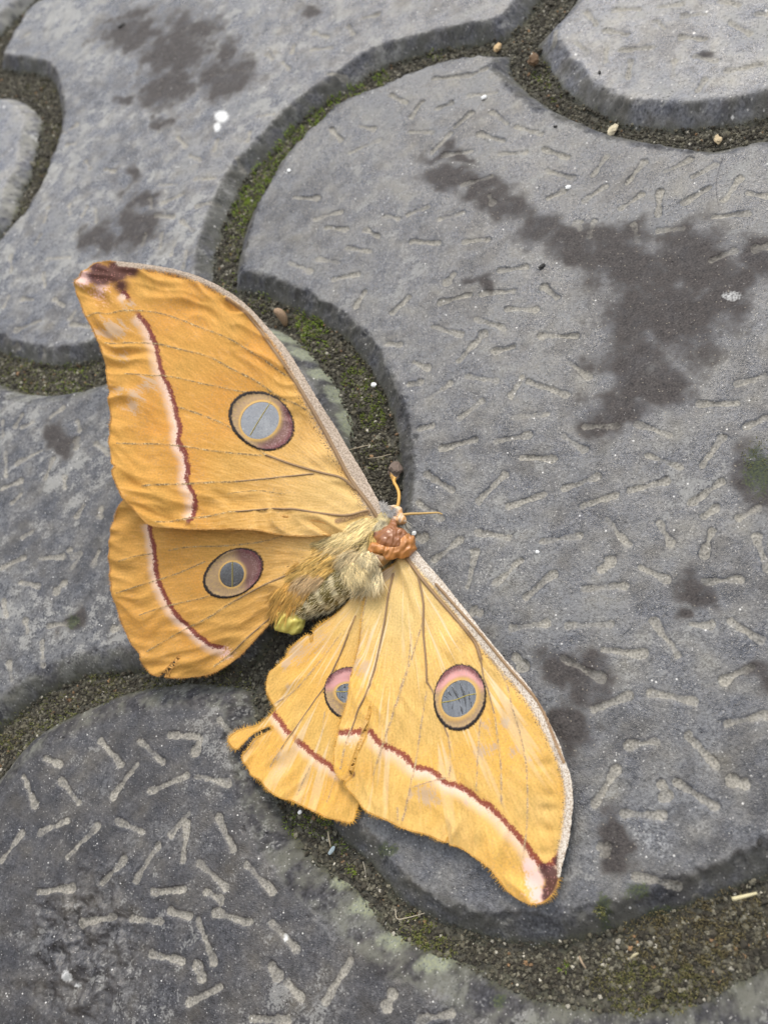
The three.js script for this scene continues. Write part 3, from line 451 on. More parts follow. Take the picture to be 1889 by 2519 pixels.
// moss: short green leaves in cushions, along stretches of the joints given by pixel, radius in pixels, density, greenness
const mossSpots = [[940, 195, 22, 0.8, 1], [880, 225, 22, 0.9, 1], [830, 250, 24, 1, 1], [780, 290, 26, 1, 1], [730, 330, 28, 1, 1], [690, 380, 30, 1, 1], [655, 430, 32, 1, 1], [625, 480, 32, 1, 1], [605, 520, 32, 1, 1], [585, 570, 30, 0.8, 0.8], [570, 620, 28, 0.6, 0.6],
  [780, 830, 40, 0.7, 1], [765, 800, 36, 0.8, 1], [810, 870, 30, 0.5, 0.8], [880, 940, 40, 0.7, 0.8], [905, 990, 44, 0.7, 0.8], [915, 1030, 36, 0.6, 0.7], [870, 900, 30, 0.4, 0.7], [720, 780, 30, 0.4, 0.7], [640, 745, 30, 0.5, 0.7], [570, 700, 30, 0.4, 0.8], [930, 1120, 40, 0.4, 0.5], [1330, 200, 26, 0.5, 0.7], [1360, 230, 22, 0.4, 0.7], [1070, 135, 20, 0.6, 0.7],
  [40, 925, 50, 0.5, 0.5], [100, 940, 50, 0.6, 0.6], [180, 935, 40, 0.7, 0.75], [230, 920, 30, 0.6, 0.7], [130, 340, 40, 0.5, 0.35], [100, 430, 40, 0.5, 0.35], [50, 530, 40, 0.5, 0.35], [100, 230, 40, 0.4, 0.3], [30, 60, 50, 0.5, 0.35],
  [730, 2030, 36, 0.5, 0.8], [790, 2025, 36, 0.6, 0.8], [830, 2080, 26, 0.3, 0.7], [865, 2142, 16, 1, 0.9], [1020, 2285, 40, 0.6, 0.45], [1060, 2305, 36, 0.6, 0.45], [1100, 2330, 30, 0.4, 0.4], [1385, 2378, 14, 1, 1.1], [1600, 2310, 80, 0.35, 0.1], [1700, 2290, 90, 0.35, 0.08], [1800, 2270, 90, 0.35, 0.08], [1560, 2430, 70, 0.4, 0.3], [1650, 2430, 70, 0.4, 0.25], [1740, 2390, 60, 0.35, 0.15], [1500, 2400, 60, 0.3, 0.2],
  [60, 1810, 60, 0.4, 0.4], [150, 1750, 50, 0.4, 0.4], [260, 1690, 50, 0.4, 0.35], [400, 1675, 50, 0.3, 0.3], [560, 1690, 60, 0.3, 0.3], [1865, 1150, 44, 0.5, 0.25], [1482, 2245, 18, 0.4, 0.3], [1340, 172, 16, 0.5, 0.6]];
{
  const r = rng(4242), list = [];
  for (const [px, py, R, den, green] of mossSpots) {
    const n = Math.round(R * R * den * 0.26);
    for (let i = 0; i < n; i++) {
      const a = r() * 6.283, q = Math.sqrt(r()) * R, p = at(px + Math.cos(a) * q, py + Math.sin(a) * q, -0.0055), cl = noise(p[0] * 420, p[1] * 420); if (cl < -0.12 - 0.2 * den) continue;
      const d = inGap(p[0], p[1]); if (d > 0.0018 && !(px > 1840 && py < 1300) && px !== 1482) continue;
      const H = d > 0.003 ? -0.0006 : Math.max(soilH(p[0], p[1]), -0.0056 + Math.max(0, d) * 0.8) - 0.0001 + 0.0007 * Math.max(0, cl), v = 0.55 + 0.9 * r(), dry = r() < 0.18;
      list.push({ p: [p[0], p[1], H], d: [r() - 0.5, r() - 0.5, 0.55 + r()], l: (0.0005 + 0.0008 * r()) * (green >= 1 ? 1.5 : 1), w: 0.00022 + 0.00016 * r(), bend: [(r() - 0.5) * 0.7, (r() - 0.5) * 0.7, -0.2],
        c: dry ? [0.2 * v, 0.17 * v, 0.08 * v] : [lerp(0.12, 0.19, green) * v, lerp(0.085, 0.27, green) * v, lerp(0.05, 0.025, green) * v] });
    }
  }
  const m = hairMesh('moss', list, scene, 0.9); m.name = 'moss'; tag(m, 'short green moss growing along the joints between the pavers', 'moss');
}

// ------------------------------------------------------------------ the dead moth
const moth = group('moth'); tag(moth, 'large dead orange-yellow moth with four eyespots lying spread on the pavers', 'moth');
const SHEEN = { roughness: 0.82, side: THREE.DoubleSide };
class Wing {
  // three points of the photograph with their height over the paving span the plane of the wing
  constructor(pts, outlinePx) {
    const P = pts.map((p) => new THREE.Vector3(...at3(p[0], p[1], p[2] / 1000)));
    this.o = P[0]; this.e1 = P[1].clone().sub(P[0]).normalize(); this.n = P[1].clone().sub(P[0]).cross(P[2].clone().sub(P[0])).normalize(); if (this.n.z < 0) this.n.negate();
    this.e2 = this.n.clone().cross(this.e1).normalize();
    this.line = smooth(outlinePx.map((p) => this.uv(p[0], p[1])), 3, true);
    this.F = sdfField(this.line, 0.004, 0.0006);
    const [a, b, c, d] = this.F.box; this.x0 = a - 0.001; this.y0 = b - 0.001; this.w = Math.max(c - a, d - b) + 0.002;
    this.rnd = rng(Math.round(pts[0][0] * 7 + pts[1][1]));
  }
  uv(px, py) { const d = dir(px, py), D = new THREE.Vector3(d[0], d[1], -1), C = new THREE.Vector3(0, 0, CAM_H), t = this.n.dot(this.o.clone().sub(C)) / this.n.dot(D), q = C.addScaledVector(D, t).sub(this.o); return [q.dot(this.e1), q.dot(this.e2)]; }
  poly(pts, n = 4) { return smooth(pts.map((p) => this.uv(p[0], p[1])), n); }
  xyz(u, v, h = 0) { const q = this.o.clone().addScaledVector(this.e1, u).addScaledVector(this.e2, v).addScaledVector(this.n, h); return [q.x, q.y, q.z]; }
  field(step) { return new Field(this.x0, this.y0, this.w, this.w, step); }
  draw(F, line, r, f) { for (let i = 0; i + 1 < line.length; i++) F.near(line[i], line[i + 1], r, f); }
  // an ellipse given by its centre, the end of one half axis and the end of the other, in pixels
  ell(c, a, b) { const C = this.uv(...c), A = this.uv(...a), Bv = this.uv(...b), ax = A[0] - C[0], ay = A[1] - C[1], bx = Bv[0] - C[0], by = Bv[1] - C[1], det = ax * by - ay * bx; return { C, A: [ax, ay], B: [bx, by], R: Math.sqrt(Math.abs(det)), at: (u, v) => { const x = u - C[0], y = v - C[1]; return [(x * by - y * bx) / det, (y * ax - x * ay) / det]; } }; }
}
const BROWN = [0.235, 0.135, 0.06];
function buildWing(name, W, o) {
  const N = 1024, step = W.w / (N - 1), c = [0, 0, 0];
  const wing = group(name, null, moth); if (o.label) wing.userData.label = o.label;
  const spot = o.spot && { ...W.ell(...o.spot.ring), win: W.ell(...o.spot.win), from: o.spot.pink };
  // signed distance to the dark band; positive on the outer side
  const band = W.field(step * 2), bandD = band.a.fill(9), bandS = W.field(step * 2), bandT = W.field(step * 2);
  for (const part of o.bands) { const l = W.poly(part, 5); for (let i = 0; i + 1 < l.length; i++) band.near(l[i], l[i + 1], 0.005, (k, d, t, s) => { if (d < Math.abs(bandD[k])) { bandD[k] = d; bandS.a[k] = s * o.out > 0 ? 1 : -1; bandT.a[k] = clamp(Math.min(i + t, l.length - 1 - i - t) / 6, 0, 1); } }); }
  const vein = W.field(step), costa = W.field(step * 2), brown = W.field(step); costa.a.fill(9);
  for (const [r, pts] of o.veins) { const l = W.poly(pts, 4); W.draw(vein, l, 0.0016, (k, d, t, s, x, y) => { const v = sstep(r * 1.3, r * 0.4, d + 0.0001 * noise(x * 2500, y * 2500)); if (v > vein.a[k]) vein.a[k] = v; }); }
  for (const [r, pts] of o.stems) { const l = W.poly(pts, 4); l.forEach((p, i) => { if (i + 1 < l.length) brown.near(p, l[i + 1], 0.002, (k, d) => { const v = sstep(r * 1.2, r * 0.55, d); if (v > brown.a[k]) brown.a[k] = v; }); }); }
  if (o.costa) { const l = W.poly(o.costa, 4); l.forEach((p, i) => { if (i + 1 < l.length) { const f = i / l.length, wd = o.costaW(f); costa.near(p, l[i + 1], wd * 1.8, (k, d) => { costa.a[k] = Math.min(costa.a[k], d / wd); }); } }); }
  const bare = W.field(step * 2); for (const [px, py, r, s] of o.bare ?? []) { const p = W.uv(px, py), q = W.uv(px + r, py), R = Math.hypot(q[0] - p[0], q[1] - p[1]); bare.near(p, [p[0] + 1e-6, p[1]], R * 1.6, (k, d) => { bare.a[k] = Math.max(bare.a[k], s * (1.35 - d / R)); }); }
  const dark = W.field(step * 2), pink = W.field(step * 2);
  for (const [list, F] of [[o.dark ?? [], dark], [o.pink ?? [], pink]]) for (const [px, py, r, s] of list) { const p = W.uv(px, py), q = W.uv(px + r, py), R = Math.hypot(q[0] - p[0], q[1] - p[1]); F.near(p, [p[0] + 1e-6, p[1]], R * 1.6, (k, d) => { F.a[k] = Math.max(F.a[k], s * (1.35 - d / R)); }); }
  // relief: creases, puckers near the outer edge, the rounded front edge, veins standing out
  const base = W.uv(...o.root), relief = W.field(0.00022), ax = o.grain ? (() => { const a = W.uv(...o.grain[0]), b = W.uv(...o.grain[1]), l = Math.hypot(b[0] - a[0], b[1] - a[1]); return [(b[0] - a[0]) / l, (b[1] - a[1]) / l]; })() : [1, 0];
  for (let j = 0; j < relief.ny; j++) for (let i = 0; i < relief.nx; i++) {
    const u = relief.x0 + i * relief.s, v = relief.y0 + j * relief.s, p = (u * ax[0] + v * ax[1]), q = (v * ax[0] - u * ax[1]), d = W.F.get(u, v), cs = costa.get(u, v);
    const rim = (0.1 + 0.9 * sstep(0.016, 0.003, d)) * (cs > 1.3 ? 1 : sstep(0.9, 1.4, cs));
    const warp = 0.004 * noise(p * 90, q * 90), rid = 1 - Math.abs(noise(p * 75 + 4, (q + warp) * 240)) * 2.2;
    let h = 0.0014 * fbm(p * 45, q * 60, 2) + 2.1 * o.pucker * rim * (0.55 * rid + 0.7 * noise(p * 110, (q + warp) * 300 + 8)) + 0.00002 * noise(p * 300, q * 1200) + 0.00007 * fbm(u * 420, v * 420, 2);
    if (o.costa) h += o.rib * Math.sqrt(Math.max(0, 1 - (cs * 1.15 - 0.35) ** 2)) * (cs < 1.2 ? 1 : 0);
    h += 0.00016 * vein.get(u, v) + 0.0003 * brown.get(u, v);
    h += (o.sag ?? 0) * (Math.hypot(u - base[0], v - base[1]) / 0.08) ** 2;
    if (spot) { const [wa, wb] = spot.win.at(u, v), f = sstep(0.9, 1.5, Math.hypot(wa, wb)); h = lerp(0.0003, h, f); }
    relief.a[j * relief.nx + i] = h;
  }
  for (const [x1, y1, x2, y2, r, amp] of o.folds ?? []) { const a = W.uv(x1, y1), b = W.uv(x2, y2), e = W.uv(x1 + r, y1), R = Math.hypot(e[0] - a[0], e[1] - a[1]); relief.near(a, b, R * 2, (k, d, t) => { relief.a[k] += amp / 1000 * Math.exp(-((d / R) ** 2) * 2) * Math.sin(Math.PI * clamp(t * 0.8 + 0.1, 0, 1)); }); }
  // colours of the scales
  const col = new Uint8Array(N * N * 4);
  for (let j = 0; j < N; j++) for (let i = 0; i < N; i++) {
    const u = W.x0 + (i + 0.5) * W.w / N, v = W.y0 + (j + 0.5) * W.w / N, d = W.F.get(u, v); if (d < -0.002) continue;
    const bx = u - base[0], by = v - base[1], rad = Math.hypot(bx, by), ang = Math.atan2(by, bx), g = hash(i, j), g2 = hash(i >> 1, j >> 1);
    const hairy = noise(ang * 130, rad * 420) * 0.6 + noise(ang * 60 + 9, rad * 160) * 0.5, cloud = fbm(u * 70 + 3, v * 70, 3), fine = noise(u * 2300, v * 2300);
    c[0] = o.tint[0]; c[1] = o.tint[1]; c[2] = o.tint[2];
    mix3(c, o.tint2, clamp(0.45 + 1.1 * cloud, 0, 1));
    mix3(c, [0.66, 0.48, 0.2], clamp(sstep(o.palest, 0, rad) * (o.paleMix ?? 0.75) + 0.25 * hairy - 0.05, 0, 0.9));
    const k = 1 + 0.2 * hairy + 0.16 * fine + 0.16 * (g - 0.5) + 0.3 * cloud; c[0] *= k; c[1] *= k * (1 - 0.04 * hairy); c[2] *= k;
    if (g2 > 0.86 && cloud + 0.3 * hairy > 0.02) mix3(c, [0.3, 0.22, 0.14], 0.32);
    const bareV = bare.get(u, v); if (bareV > 0) { const f = sstep(0.35, 0.8, bareV * 0.85 + 1.1 * cloud + 0.6 * hairy + 0.3 * fine); mix3(c, [0.42, 0.3, 0.2], f * 0.8); }
    if (o.streaks) { const s = noise(ang * 19 + 3, rad * 30) + 0.5 * noise(ang * 70, rad * 60) + 0.3 * cloud; mix3(c, [0.7, 0.57, 0.4], sstep(0.32, 0.62, s) * o.streaks * sstep(0.075, 0.03, rad)); }
    const bd = band.get(u, v); if (bd < 0.005) {
      const sgn = bandS.get(u, v), along = bandT.get(u, v), n = 0.0003 * fine + 0.0004 * (g2 - 0.5) + 0.0003 * hairy + 0.0003 * noise(u * 330, v * 330), s = bd * sgn + n;
      if (sgn > 0) mix3(c, [0.74, 0.55, 0.46], sstep(o.bandW[1], o.bandW[1] * 0.25, s + 0.0008 * cloud) * clamp(0.78 + 0.9 * cloud, 0.2, 0.95) * sstep(0, 0.5, along) * (0.6 + 0.5 * g2));
      mix3(c, o.red, sstep(o.bandW[0], o.bandW[0] * 0.55, Math.abs(s - 0.0001) + 0.0002 * (g - 0.5)) * (0.3 + 0.7 * sstep(-0.1, 0.4, along)) * (g2 < 0.08 ? 0.6 : 0.97));
    }
    const pk = pink.get(u, v); if (pk > 0) mix3(c, [0.72, 0.47, 0.42], sstep(0.25, 0.8, pk + 0.3 * fine + 0.2 * hairy) * 0.92);
    const dk = dark.get(u, v); if (dk > 0) mix3(c, g2 < 0.06 ? [0.3, 0.13, 0.12] : [0.055, 0.012, 0.013], sstep(0.08, 0.7, dk + 0.1 * fine + 0.1 * hairy) * 0.95);
    const cs = costa.get(u, v); if (cs < 1.5) { const f = sstep(1.25, 0.8, cs + 0.5 * (g2 - 0.5) + 0.15 * fine), bl = 0.55 * g2 + 0.45 * g + 0.3 * fine; const tt = bl < o.pepper ? [0.26, 0.2, 0.15] : bl < o.pepper + 0.2 ? [0.4, 0.31, 0.23] : o.frost; mix3(c, tt, f); if (cs > 0.85 && cs < 1.5 && g2 < 0.1) mix3(c, [0.1, 0.06, 0.03], 0.8); }
    const br = brown.get(u, v); if (br > 0) mix3(c, [BROWN[0] * (0.8 + 0.5 * hairy + 0.4 * g), BROWN[1] * (0.8 + 0.5 * hairy + 0.4 * g), BROWN[2]], br * (g2 < 0.1 ? 0.3 : 0.92));
    const vn = vein.get(u, v); if (vn > 0) { const f = vn * (0.35 + 0.65 * sstep(-0.25, 0.15, noise(u * 900, v * 900) + 0.5 * (g2 - 0.5))); mix3(c, g2 < 0.25 ? [0.62, 0.47, 0.24] : o.veinC, f * 0.9); }
    if (spot) {
      const [a, b] = spot.at(u, v), r = Math.hypot(a, b); if (r < 1.12) {
        const [wa, wb] = spot.win.at(u, v), rw = Math.hypot(wa, wb), side = a * spot.from[0] + b * spot.from[1], n = 0.03 * fine + 0.03 * (g - 0.5), q = r + n;
        if (q < 0.98) { const sp = noise(Math.atan2(b, a) * 40, r * 9); c[0] = 0.33 + 0.14 * sp; c[1] = 0.22 + 0.1 * sp; c[2] = 0.11; mix3(c, [0.55, 0.32, 0.085], sstep(o.rim ?? 1.16, 1.04, rw + n) * 0.8); mix3(c, o.blush, sstep(0.05, 0.42, side) * sstep(1.05, 1.3, rw) * 0.95); mix3(c, [0.13, 0.035, 0.04], sstep(0.25, 0.6, side) * sstep(0.74, 0.93, q + 0.06 * sp) * 0.9); if (g2 > 0.8 && side > 0.4 && r > 0.65) mix3(c, [0.42, 0.28, 0.27], 0.5); }
        const ringIn = 0.94 - 0.045 * sstep(0.3, -0.6, side) + 0.012 * noise(a * 6, b * 6); mix3(c, [0.012, 0.008, 0.007], sstep(ringIn - 0.015, ringIn + 0.02, q) * sstep(1.025, 0.985, q) * (1 - 0.5 * sstep(0.55, 0.95, side) * (g2 < 0.4 ? 1 : 0)));
        mix3(c, [0.52, 0.34, 0.12], sstep(1.08, 1.02, rw + n) * 0.7);
      }
    }
    if (d < 0.0004 && !(cs < 1.2)) mix3(c, [0.5, 0.28, 0.1], 0.35);
    const e = (j * N + i) * 4; col[e] = toS(c[0]); col[e + 1] = toS(c[1]); col[e + 2] = toS(c[2]); col[e + 3] = 255;
  }
  const map = dataTex(col, N, N, true), bump = grainTex.clone(); bump.repeat.set(W.w / 0.017, W.w / 0.017); bump.needsUpdate = true;
  const mat = new THREE.MeshPhysicalMaterial({ ...SHEEN, map, bumpMap: bump, bumpScale: 0.00006, sheen: 0.1, sheenRoughness: 0.6, sheenColor: new THREE.Color().setRGB(0.9, 0.75, 0.45) });
  const place = (u, v, up) => V3(...W.xyz(u, v, relief.get(u, v) + up)), tuv = (u, v) => [(u - W.x0) / W.w, (v - W.y0) / W.w];
  const [b0, b1, b2, b3] = W.F.box, xs = ticks(b0 - 0.0005, b2 + 0.0005, -9, 9, o.cell ?? 0.00036, 1), ys = ticks(b1 - 0.0005, b3 + 0.0005, -9, 9, o.cell ?? 0.00036, 1);
  const edge = (u, v) => W.F.get(u, v) + 0.00011 * noise(u * 1500, v * 1500);
  const inSpot = (u, v) => { const [a, b] = spot.at(u, v); return (1 - Math.hypot(a, b)) * spot.R; }, inWin = (u, v) => { const [a, b] = spot.win.at(u, v); return (1 - Math.hypot(a, b)) * spot.win.R; };
  mesh('wing_blade', cutSheet(xs, ys, spot ? (u, v) => Math.min(edge(u, v), 0.0004 - inSpot(u, v)) : edge, (u, v) => place(u, v, 0), tuv), mat, wing, true);
  if (spot) {
    const near = (C, R, f) => { const a = []; for (let x = C - R; x <= C + R; x += f) a.push(x); return a; }, R = Math.max(Math.hypot(...spot.A), Math.hypot(...spot.B)) * 1.1, f = 0.00018;
    mesh('eyespot', cutSheet(near(spot.C[0], R, f), near(spot.C[1], R, f), (u, v) => Math.min(inSpot(u, v), 0.00012 - inWin(u, v), edge(u, v)), (u, v) => { const [a, b] = spot.at(u, v), r = Math.hypot(a, b); return place(u, v, 0.00006 + 0.00022 * sstep(0.8, 0.95, r) * sstep(1, 0.96, r)); }, tuv), mat, wing, true);
    const R2 = Math.max(Math.hypot(...spot.win.A), Math.hypot(...spot.win.B)) * 1.1, wr = o.spot.wrinkle ?? 0;
    const pane = new THREE.MeshPhysicalMaterial({ color: new THREE.Color().setRGB(...(o.spot.pane ?? [0.8, 0.82, 0.85])), roughness: 0.1, ior: 2.2, transmission: 1, thickness: 0, side: THREE.DoubleSide, specularIntensity: 1 });
    mesh('eyespot_window', cutSheet(near(spot.win.C[0], R2, f), near(spot.win.C[1], R2, f), (u, v) => Math.min(inWin(u, v) + 0.00008, edge(u, v)), (u, v) => { const [a, b] = spot.win.at(u, v); return place(u, v, -0.00006 + wr * (Math.abs(noise(a * 5.5 + 3, b * 0.7 + a * 0.4)) + 0.4 * noise(a * 13, b * 1.2))); }, tuv), pane, wing, true);
    for (const [cr, cp] of o.spot.reflStripes ?? []) { const l = smooth(cp.map((p) => W.uv(p[0], p[1])), 2); mesh('reflection_stripe', tube(l.map((p) => W.xyz(p[0], p[1], relief.get(p[0], p[1]) - cr * 0.9)), [cr * 0.6, cr * 1.6, cr * 0.5], 7, 2), new THREE.MeshPhysicalMaterial({ color: new THREE.Color().setRGB(0.05, 0.052, 0.055), roughness: 0.22 }), wing, true); }  // dark tubes stand in for the stripes reflected in the window
    const q = o.spot.vein.map((p) => W.uv(...p)); mesh('window_vein', tube(q.map((p) => W.xyz(p[0], p[1], relief.get(p[0], p[1]) + 0.00006)), [0.00011], 6, 4), new THREE.MeshStandardMaterial({ color: new THREE.Color().setRGB(0.34, 0.27, 0.05), roughness: 0.6 }), wing, true);
  }
  const vm = new THREE.MeshStandardMaterial({ color: new THREE.Color().setRGB(0.27, 0.17, 0.085), roughness: 0.6, bumpMap: grainTex, bumpScale: 0.00005 });
  for (const [r, pts] of o.tubes ?? []) { const l = W.poly(pts, 2); mesh('vein', tube(l.map((p) => W.xyz(p[0], p[1], relief.get(p[0], p[1]) - r * 0.25)), [r, r * 0.55], 6, 2), vm, wing, true); }
  // fringe of scales along the edge
  const list = [], L = W.line, rd = W.rnd;
  for (let i = 0; i < L.length; i++) {
    const p = L[i], q = L[(i + 1) % L.length], l = Math.hypot(q[0] - p[0], q[1] - p[1]); if (l < 1e-6) continue; const n = Math.ceil(l / 0.00013);
    let nx = (q[1] - p[1]) / l, ny = -(q[0] - p[0]) / l; if (W.F.get(p[0] + nx * 0.0006, p[1] + ny * 0.0006) > W.F.get(p[0] - nx * 0.0006, p[1] - ny * 0.0006)) { nx = -nx; ny = -ny; }
    for (let k = 0; k < n; k++) {
      const t = (k + rd()) / n, u = lerp(p[0], q[0], t), v = lerp(p[1], q[1], t), cs = costa.get(u, v); if (cs < 1) continue;
      const len = (o.fringe ?? 0.0006) * (0.5 + rd()) * (0.6 + 0.8 * Math.max(0, noise(u * 300, v * 300) + 0.4)), s = 0.7 + 0.5 * rd();
      const a = W.xyz(u - nx * 0.0003, v - ny * 0.0003, relief.get(u, v) + 0.00004), dd = W.xyz(u + nx + (rd() - 0.5) * 0.9, v + ny + (rd() - 0.5) * 0.9, 0), z = W.xyz(u, v, 0);
      list.push({ p: a, d: [dd[0] - z[0], dd[1] - z[1], dd[2] - z[2] + 0.1 * (rd() - 0.5)], l: len, w: 0.00011, bend: [0, 0, -0.1 * rd()], c: [o.fringeC[0] * s, o.fringeC[1] * s, o.fringeC[2] * s] });
    }
  }
  hairMesh('fringe', list, wing, 0.85);
  return { wing, relief };
}
const LF = new Wing([[933, 1245, 8], [215, 655, 44], [371, 1295, 25]], [[933, 1240], [915, 1203], [888, 1155], [858, 1107], [828, 1055], [798, 1010], [771, 966], [735, 906], [711, 868], [687, 838], [654, 801], [621, 765], [587, 736], [542, 708], [488, 682], [436, 665], [391, 656], [343, 651], [280, 646], [246, 646], [222, 659], [201, 679], [189, 704], [190, 722], [200, 750], [211, 778], [228, 810], [243, 843], [254, 870], [260, 900], [265, 936], [268, 965], [266, 995], [271, 1020], [272, 1040], [269, 1078], [273, 1118], [277, 1143], [287, 1150], [278, 1158], [286, 1188], [296, 1209], [306, 1230], [319, 1242], [337, 1262], [355, 1282], [371, 1294], [395, 1298], [431, 1301], [479, 1304], [551, 1303], [612, 1306], [680, 1314], [740, 1320], [826, 1316], [880, 1312], [915, 1296], [936, 1276]]);
const LH = new Wing([[906, 1370, 6], [270, 1350, 21], [461, 1667, 3.5]], [[900, 1330], [820, 1290], [700, 1270], [560, 1262], [430, 1255], [370, 1240], [318, 1228], [306, 1231], [294, 1246], [283, 1269], [275, 1297], [271, 1330], [269, 1360], [268, 1380], [270, 1405], [275, 1440], [286, 1485], [298, 1527], [310, 1557], [328, 1590], [347, 1609], [349, 1622], [355, 1636], [370, 1654], [395, 1663], [398, 1660], [420, 1638], [446, 1611], [430, 1640], [407, 1664], [419, 1666], [461, 1668], [521, 1658], [551, 1643], [578, 1624], [606, 1599], [633, 1569], [663, 1536], [687, 1512], [720, 1485], [780, 1450], [850, 1410], [900, 1380]]);
const RF = new Wing([[1010, 1370, 6.2], [1343, 2219, 2.3], [960, 2020, 3.6]], [[1010, 1350], [1021, 1353], [1051, 1387], [1081, 1420], [1114, 1461], [1150, 1506], [1201, 1571], [1251, 1631], [1286, 1670], [1316, 1711], [1340, 1751], [1364, 1801], [1382, 1843], [1392, 1875], [1400, 1893], [1408, 1928], [1411, 1975], [1407, 2011], [1400, 2065], [1391, 2101], [1382, 2134], [1374, 2173], [1361, 2201], [1343, 2218], [1316, 2226], [1286, 2219], [1261, 2205], [1240, 2185], [1225, 2163], [1207, 2139], [1183, 2121], [1153, 2101], [1120, 2082], [1107, 2080], [1103, 2060], [1098, 2074], [1081, 2069], [1053, 2056], [1030, 2050], [1005, 2044], [984, 2035], [957, 2021], [915, 2003], [897, 1992], [883, 1974], [870, 1958], [854, 1943], [848, 1926], [866, 1909], [870, 1894], [879, 1868], [892, 1832], [902, 1801], [911, 1762], [914, 1738], [904, 1771], [894, 1807], [884, 1838], [868, 1878], [856, 1904], [842, 1921], [832, 1909], [825, 1891], [824, 1850], [830, 1807], [838, 1774], [853, 1732], [863, 1680], [871, 1644], [879, 1600], [884, 1559], [891, 1511], [903, 1455], [930, 1415], [960, 1390]]);
const RH = new Wing([[906, 1440, 4.8], [610, 1837, 2.2], [870, 2000, 2.2]], [[930, 1420], [885, 1449], [855, 1482], [819, 1512], [786, 1538], [771, 1553], [767, 1580], [763, 1562], [752, 1563], [731, 1576], [707, 1599], [699, 1614], [677, 1641], [660, 1653], [655, 1674], [654, 1698], [661, 1718], [671, 1733], [678, 1742], [671, 1752], [655, 1766], [631, 1782], [601, 1790], [577, 1802], [562, 1819], [568, 1834], [583, 1845], [598, 1831], [619, 1808], [643, 1795], [665, 1787], [674, 1793], [652, 1802], [628, 1815], [610, 1838], [592, 1862], [604, 1887], [619, 1909], [643, 1922], [655, 1939], [692, 1964], [722, 1972], [755, 1989], [776, 1998], [806, 2012], [839, 2021], [858, 2026], [872, 2018], [878, 1991], [886, 1975], [910, 1900], [940, 1780], [960, 1600], [950, 1450]]);
const red = [0.15, 0.022, 0.014], redR = [0.2, 0.035, 0.017];
buildWing('forewing', LF, { label: 'raised left forewing with a plain clear eyespot window', root: [933, 1250], grain: [[930, 1250], [260, 950]], tint: [0.57, 0.3, 0.058], tint2: [0.45, 0.2, 0.028], palest: 0.055, pucker: 0.0007, rib: 0.0006, out: -1, bandW: [0.0008, 0.0036], red, veinC: [0.17, 0.115, 0.05], fringeC: [0.5, 0.25, 0.05], frost: [0.52, 0.42, 0.33], pepper: 0.36, sag: 0.0,
  bands: [[[300, 716], [310, 722], [319, 737]], [[337, 768], [355, 789], [373, 819], [385, 849], [394, 885], [403, 921], [418, 952], [426, 980], [435, 1016], [444, 1052], [443, 1086], [458, 1119], [465, 1155], [464, 1188], [478, 1215], [481, 1245], [476, 1269], [461, 1290]]],
  dark: [[250, 680, 34, 1], [290, 672, 34, 1], [325, 664, 26, 0.8], [300, 705, 24, 0.6], [240, 660, 22, 0.7]], pink: [[212, 690, 26, 0.95], [230, 662, 18, 0.6], [250, 715, 34, 0.55], [255, 745, 30, 0.3]],
  bare: [[275, 815, 40, 0.85], [300, 880, 46, 0.85], [330, 790, 26, 0.6], [350, 860, 30, 0.5], [300, 960, 22, 0.7], [330, 980, 26, 0.6], [370, 935, 30, 0.5], [330, 1005, 20, 0.6], [290, 1000, 20, 0.4], [430, 910, 20, 0.4], [320, 750, 36, 0.6], [260, 785, 22, 0.4]],
  spot: { ring: [[643, 1034], [724, 1042], [652, 1108]], win: [[640, 1035], [688, 1025], [645, 1081]], pink: [0.88, 0.48], vein: [[667, 989], [641, 1030], [616, 1072]] }, blush: [0.2, 0.105, 0.09],
  costa: [[300, 648], [343, 652], [391, 657], [436, 666], [488, 683], [542, 710], [587, 738], [621, 767], [654, 803], [687, 841], [711, 871], [735, 909], [771, 970], [798, 1014], [828, 1059], [858, 1111], [888, 1159], [915, 1207], [935, 1245]], costaW: (f) => 0.0013 + 0.0021 * sstep(0.4, 0.8, f),
  stems: [[0.0006, [[560, 738], [605, 770], [640, 812], [672, 860], [703, 905], [740, 962], [795, 1055], [831, 1122], [861, 1179], [906, 1240], [932, 1280]]], [0.00042, [[654, 1119], [702, 1137], [740, 1149], [801, 1166], [843, 1179], [875, 1205]]], [0.0004, [[686, 1251], [725, 1254], [801, 1265], [861, 1269], [905, 1258]]], [0.0008, [[830, 1283], [870, 1272], [905, 1262]]]],
  veins: [[0.00026, [[200, 782], [270, 772], [337, 765], [412, 774], [512, 813], [572, 840], [636, 878], [693, 918], [735, 942]]], [0.0003, [[262, 846], [373, 843], [436, 858], [506, 876], [578, 912], [632, 939], [687, 979], [729, 997], [768, 1019]]], [0.00022, [[310, 921], [421, 927], [512, 946], [587, 961], [625, 966]]], [0.00028, [[440, 1001], [500, 1021], [557, 1046], [582, 1065], [627, 1098], [654, 1119]]], [0.00026, [[290, 1092], [334, 1092], [443, 1098], [551, 1113], [642, 1120]]], [0.0003, [[352, 1197], [461, 1191], [581, 1185], [702, 1173], [771, 1165]]], [0.0003, [[386, 1285], [479, 1274], [581, 1260], [687, 1251]]], [0.00016, [[560, 1215], [630, 1207], [700, 1215]]]],
  tubes: [[0.0005, [[932, 1280], [906, 1240], [861, 1179], [831, 1122], [795, 1055], [740, 962], [703, 905], [672, 860], [640, 812], [605, 770]]], [0.00038, [[875, 1205], [843, 1179], [801, 1166], [740, 1149], [702, 1137], [654, 1119]]], [0.00026, [[771, 1165], [702, 1173], [581, 1185]]], [0.00034, [[905, 1258], [861, 1269], [801, 1265], [725, 1254], [686, 1251], [581, 1260]]]],
});
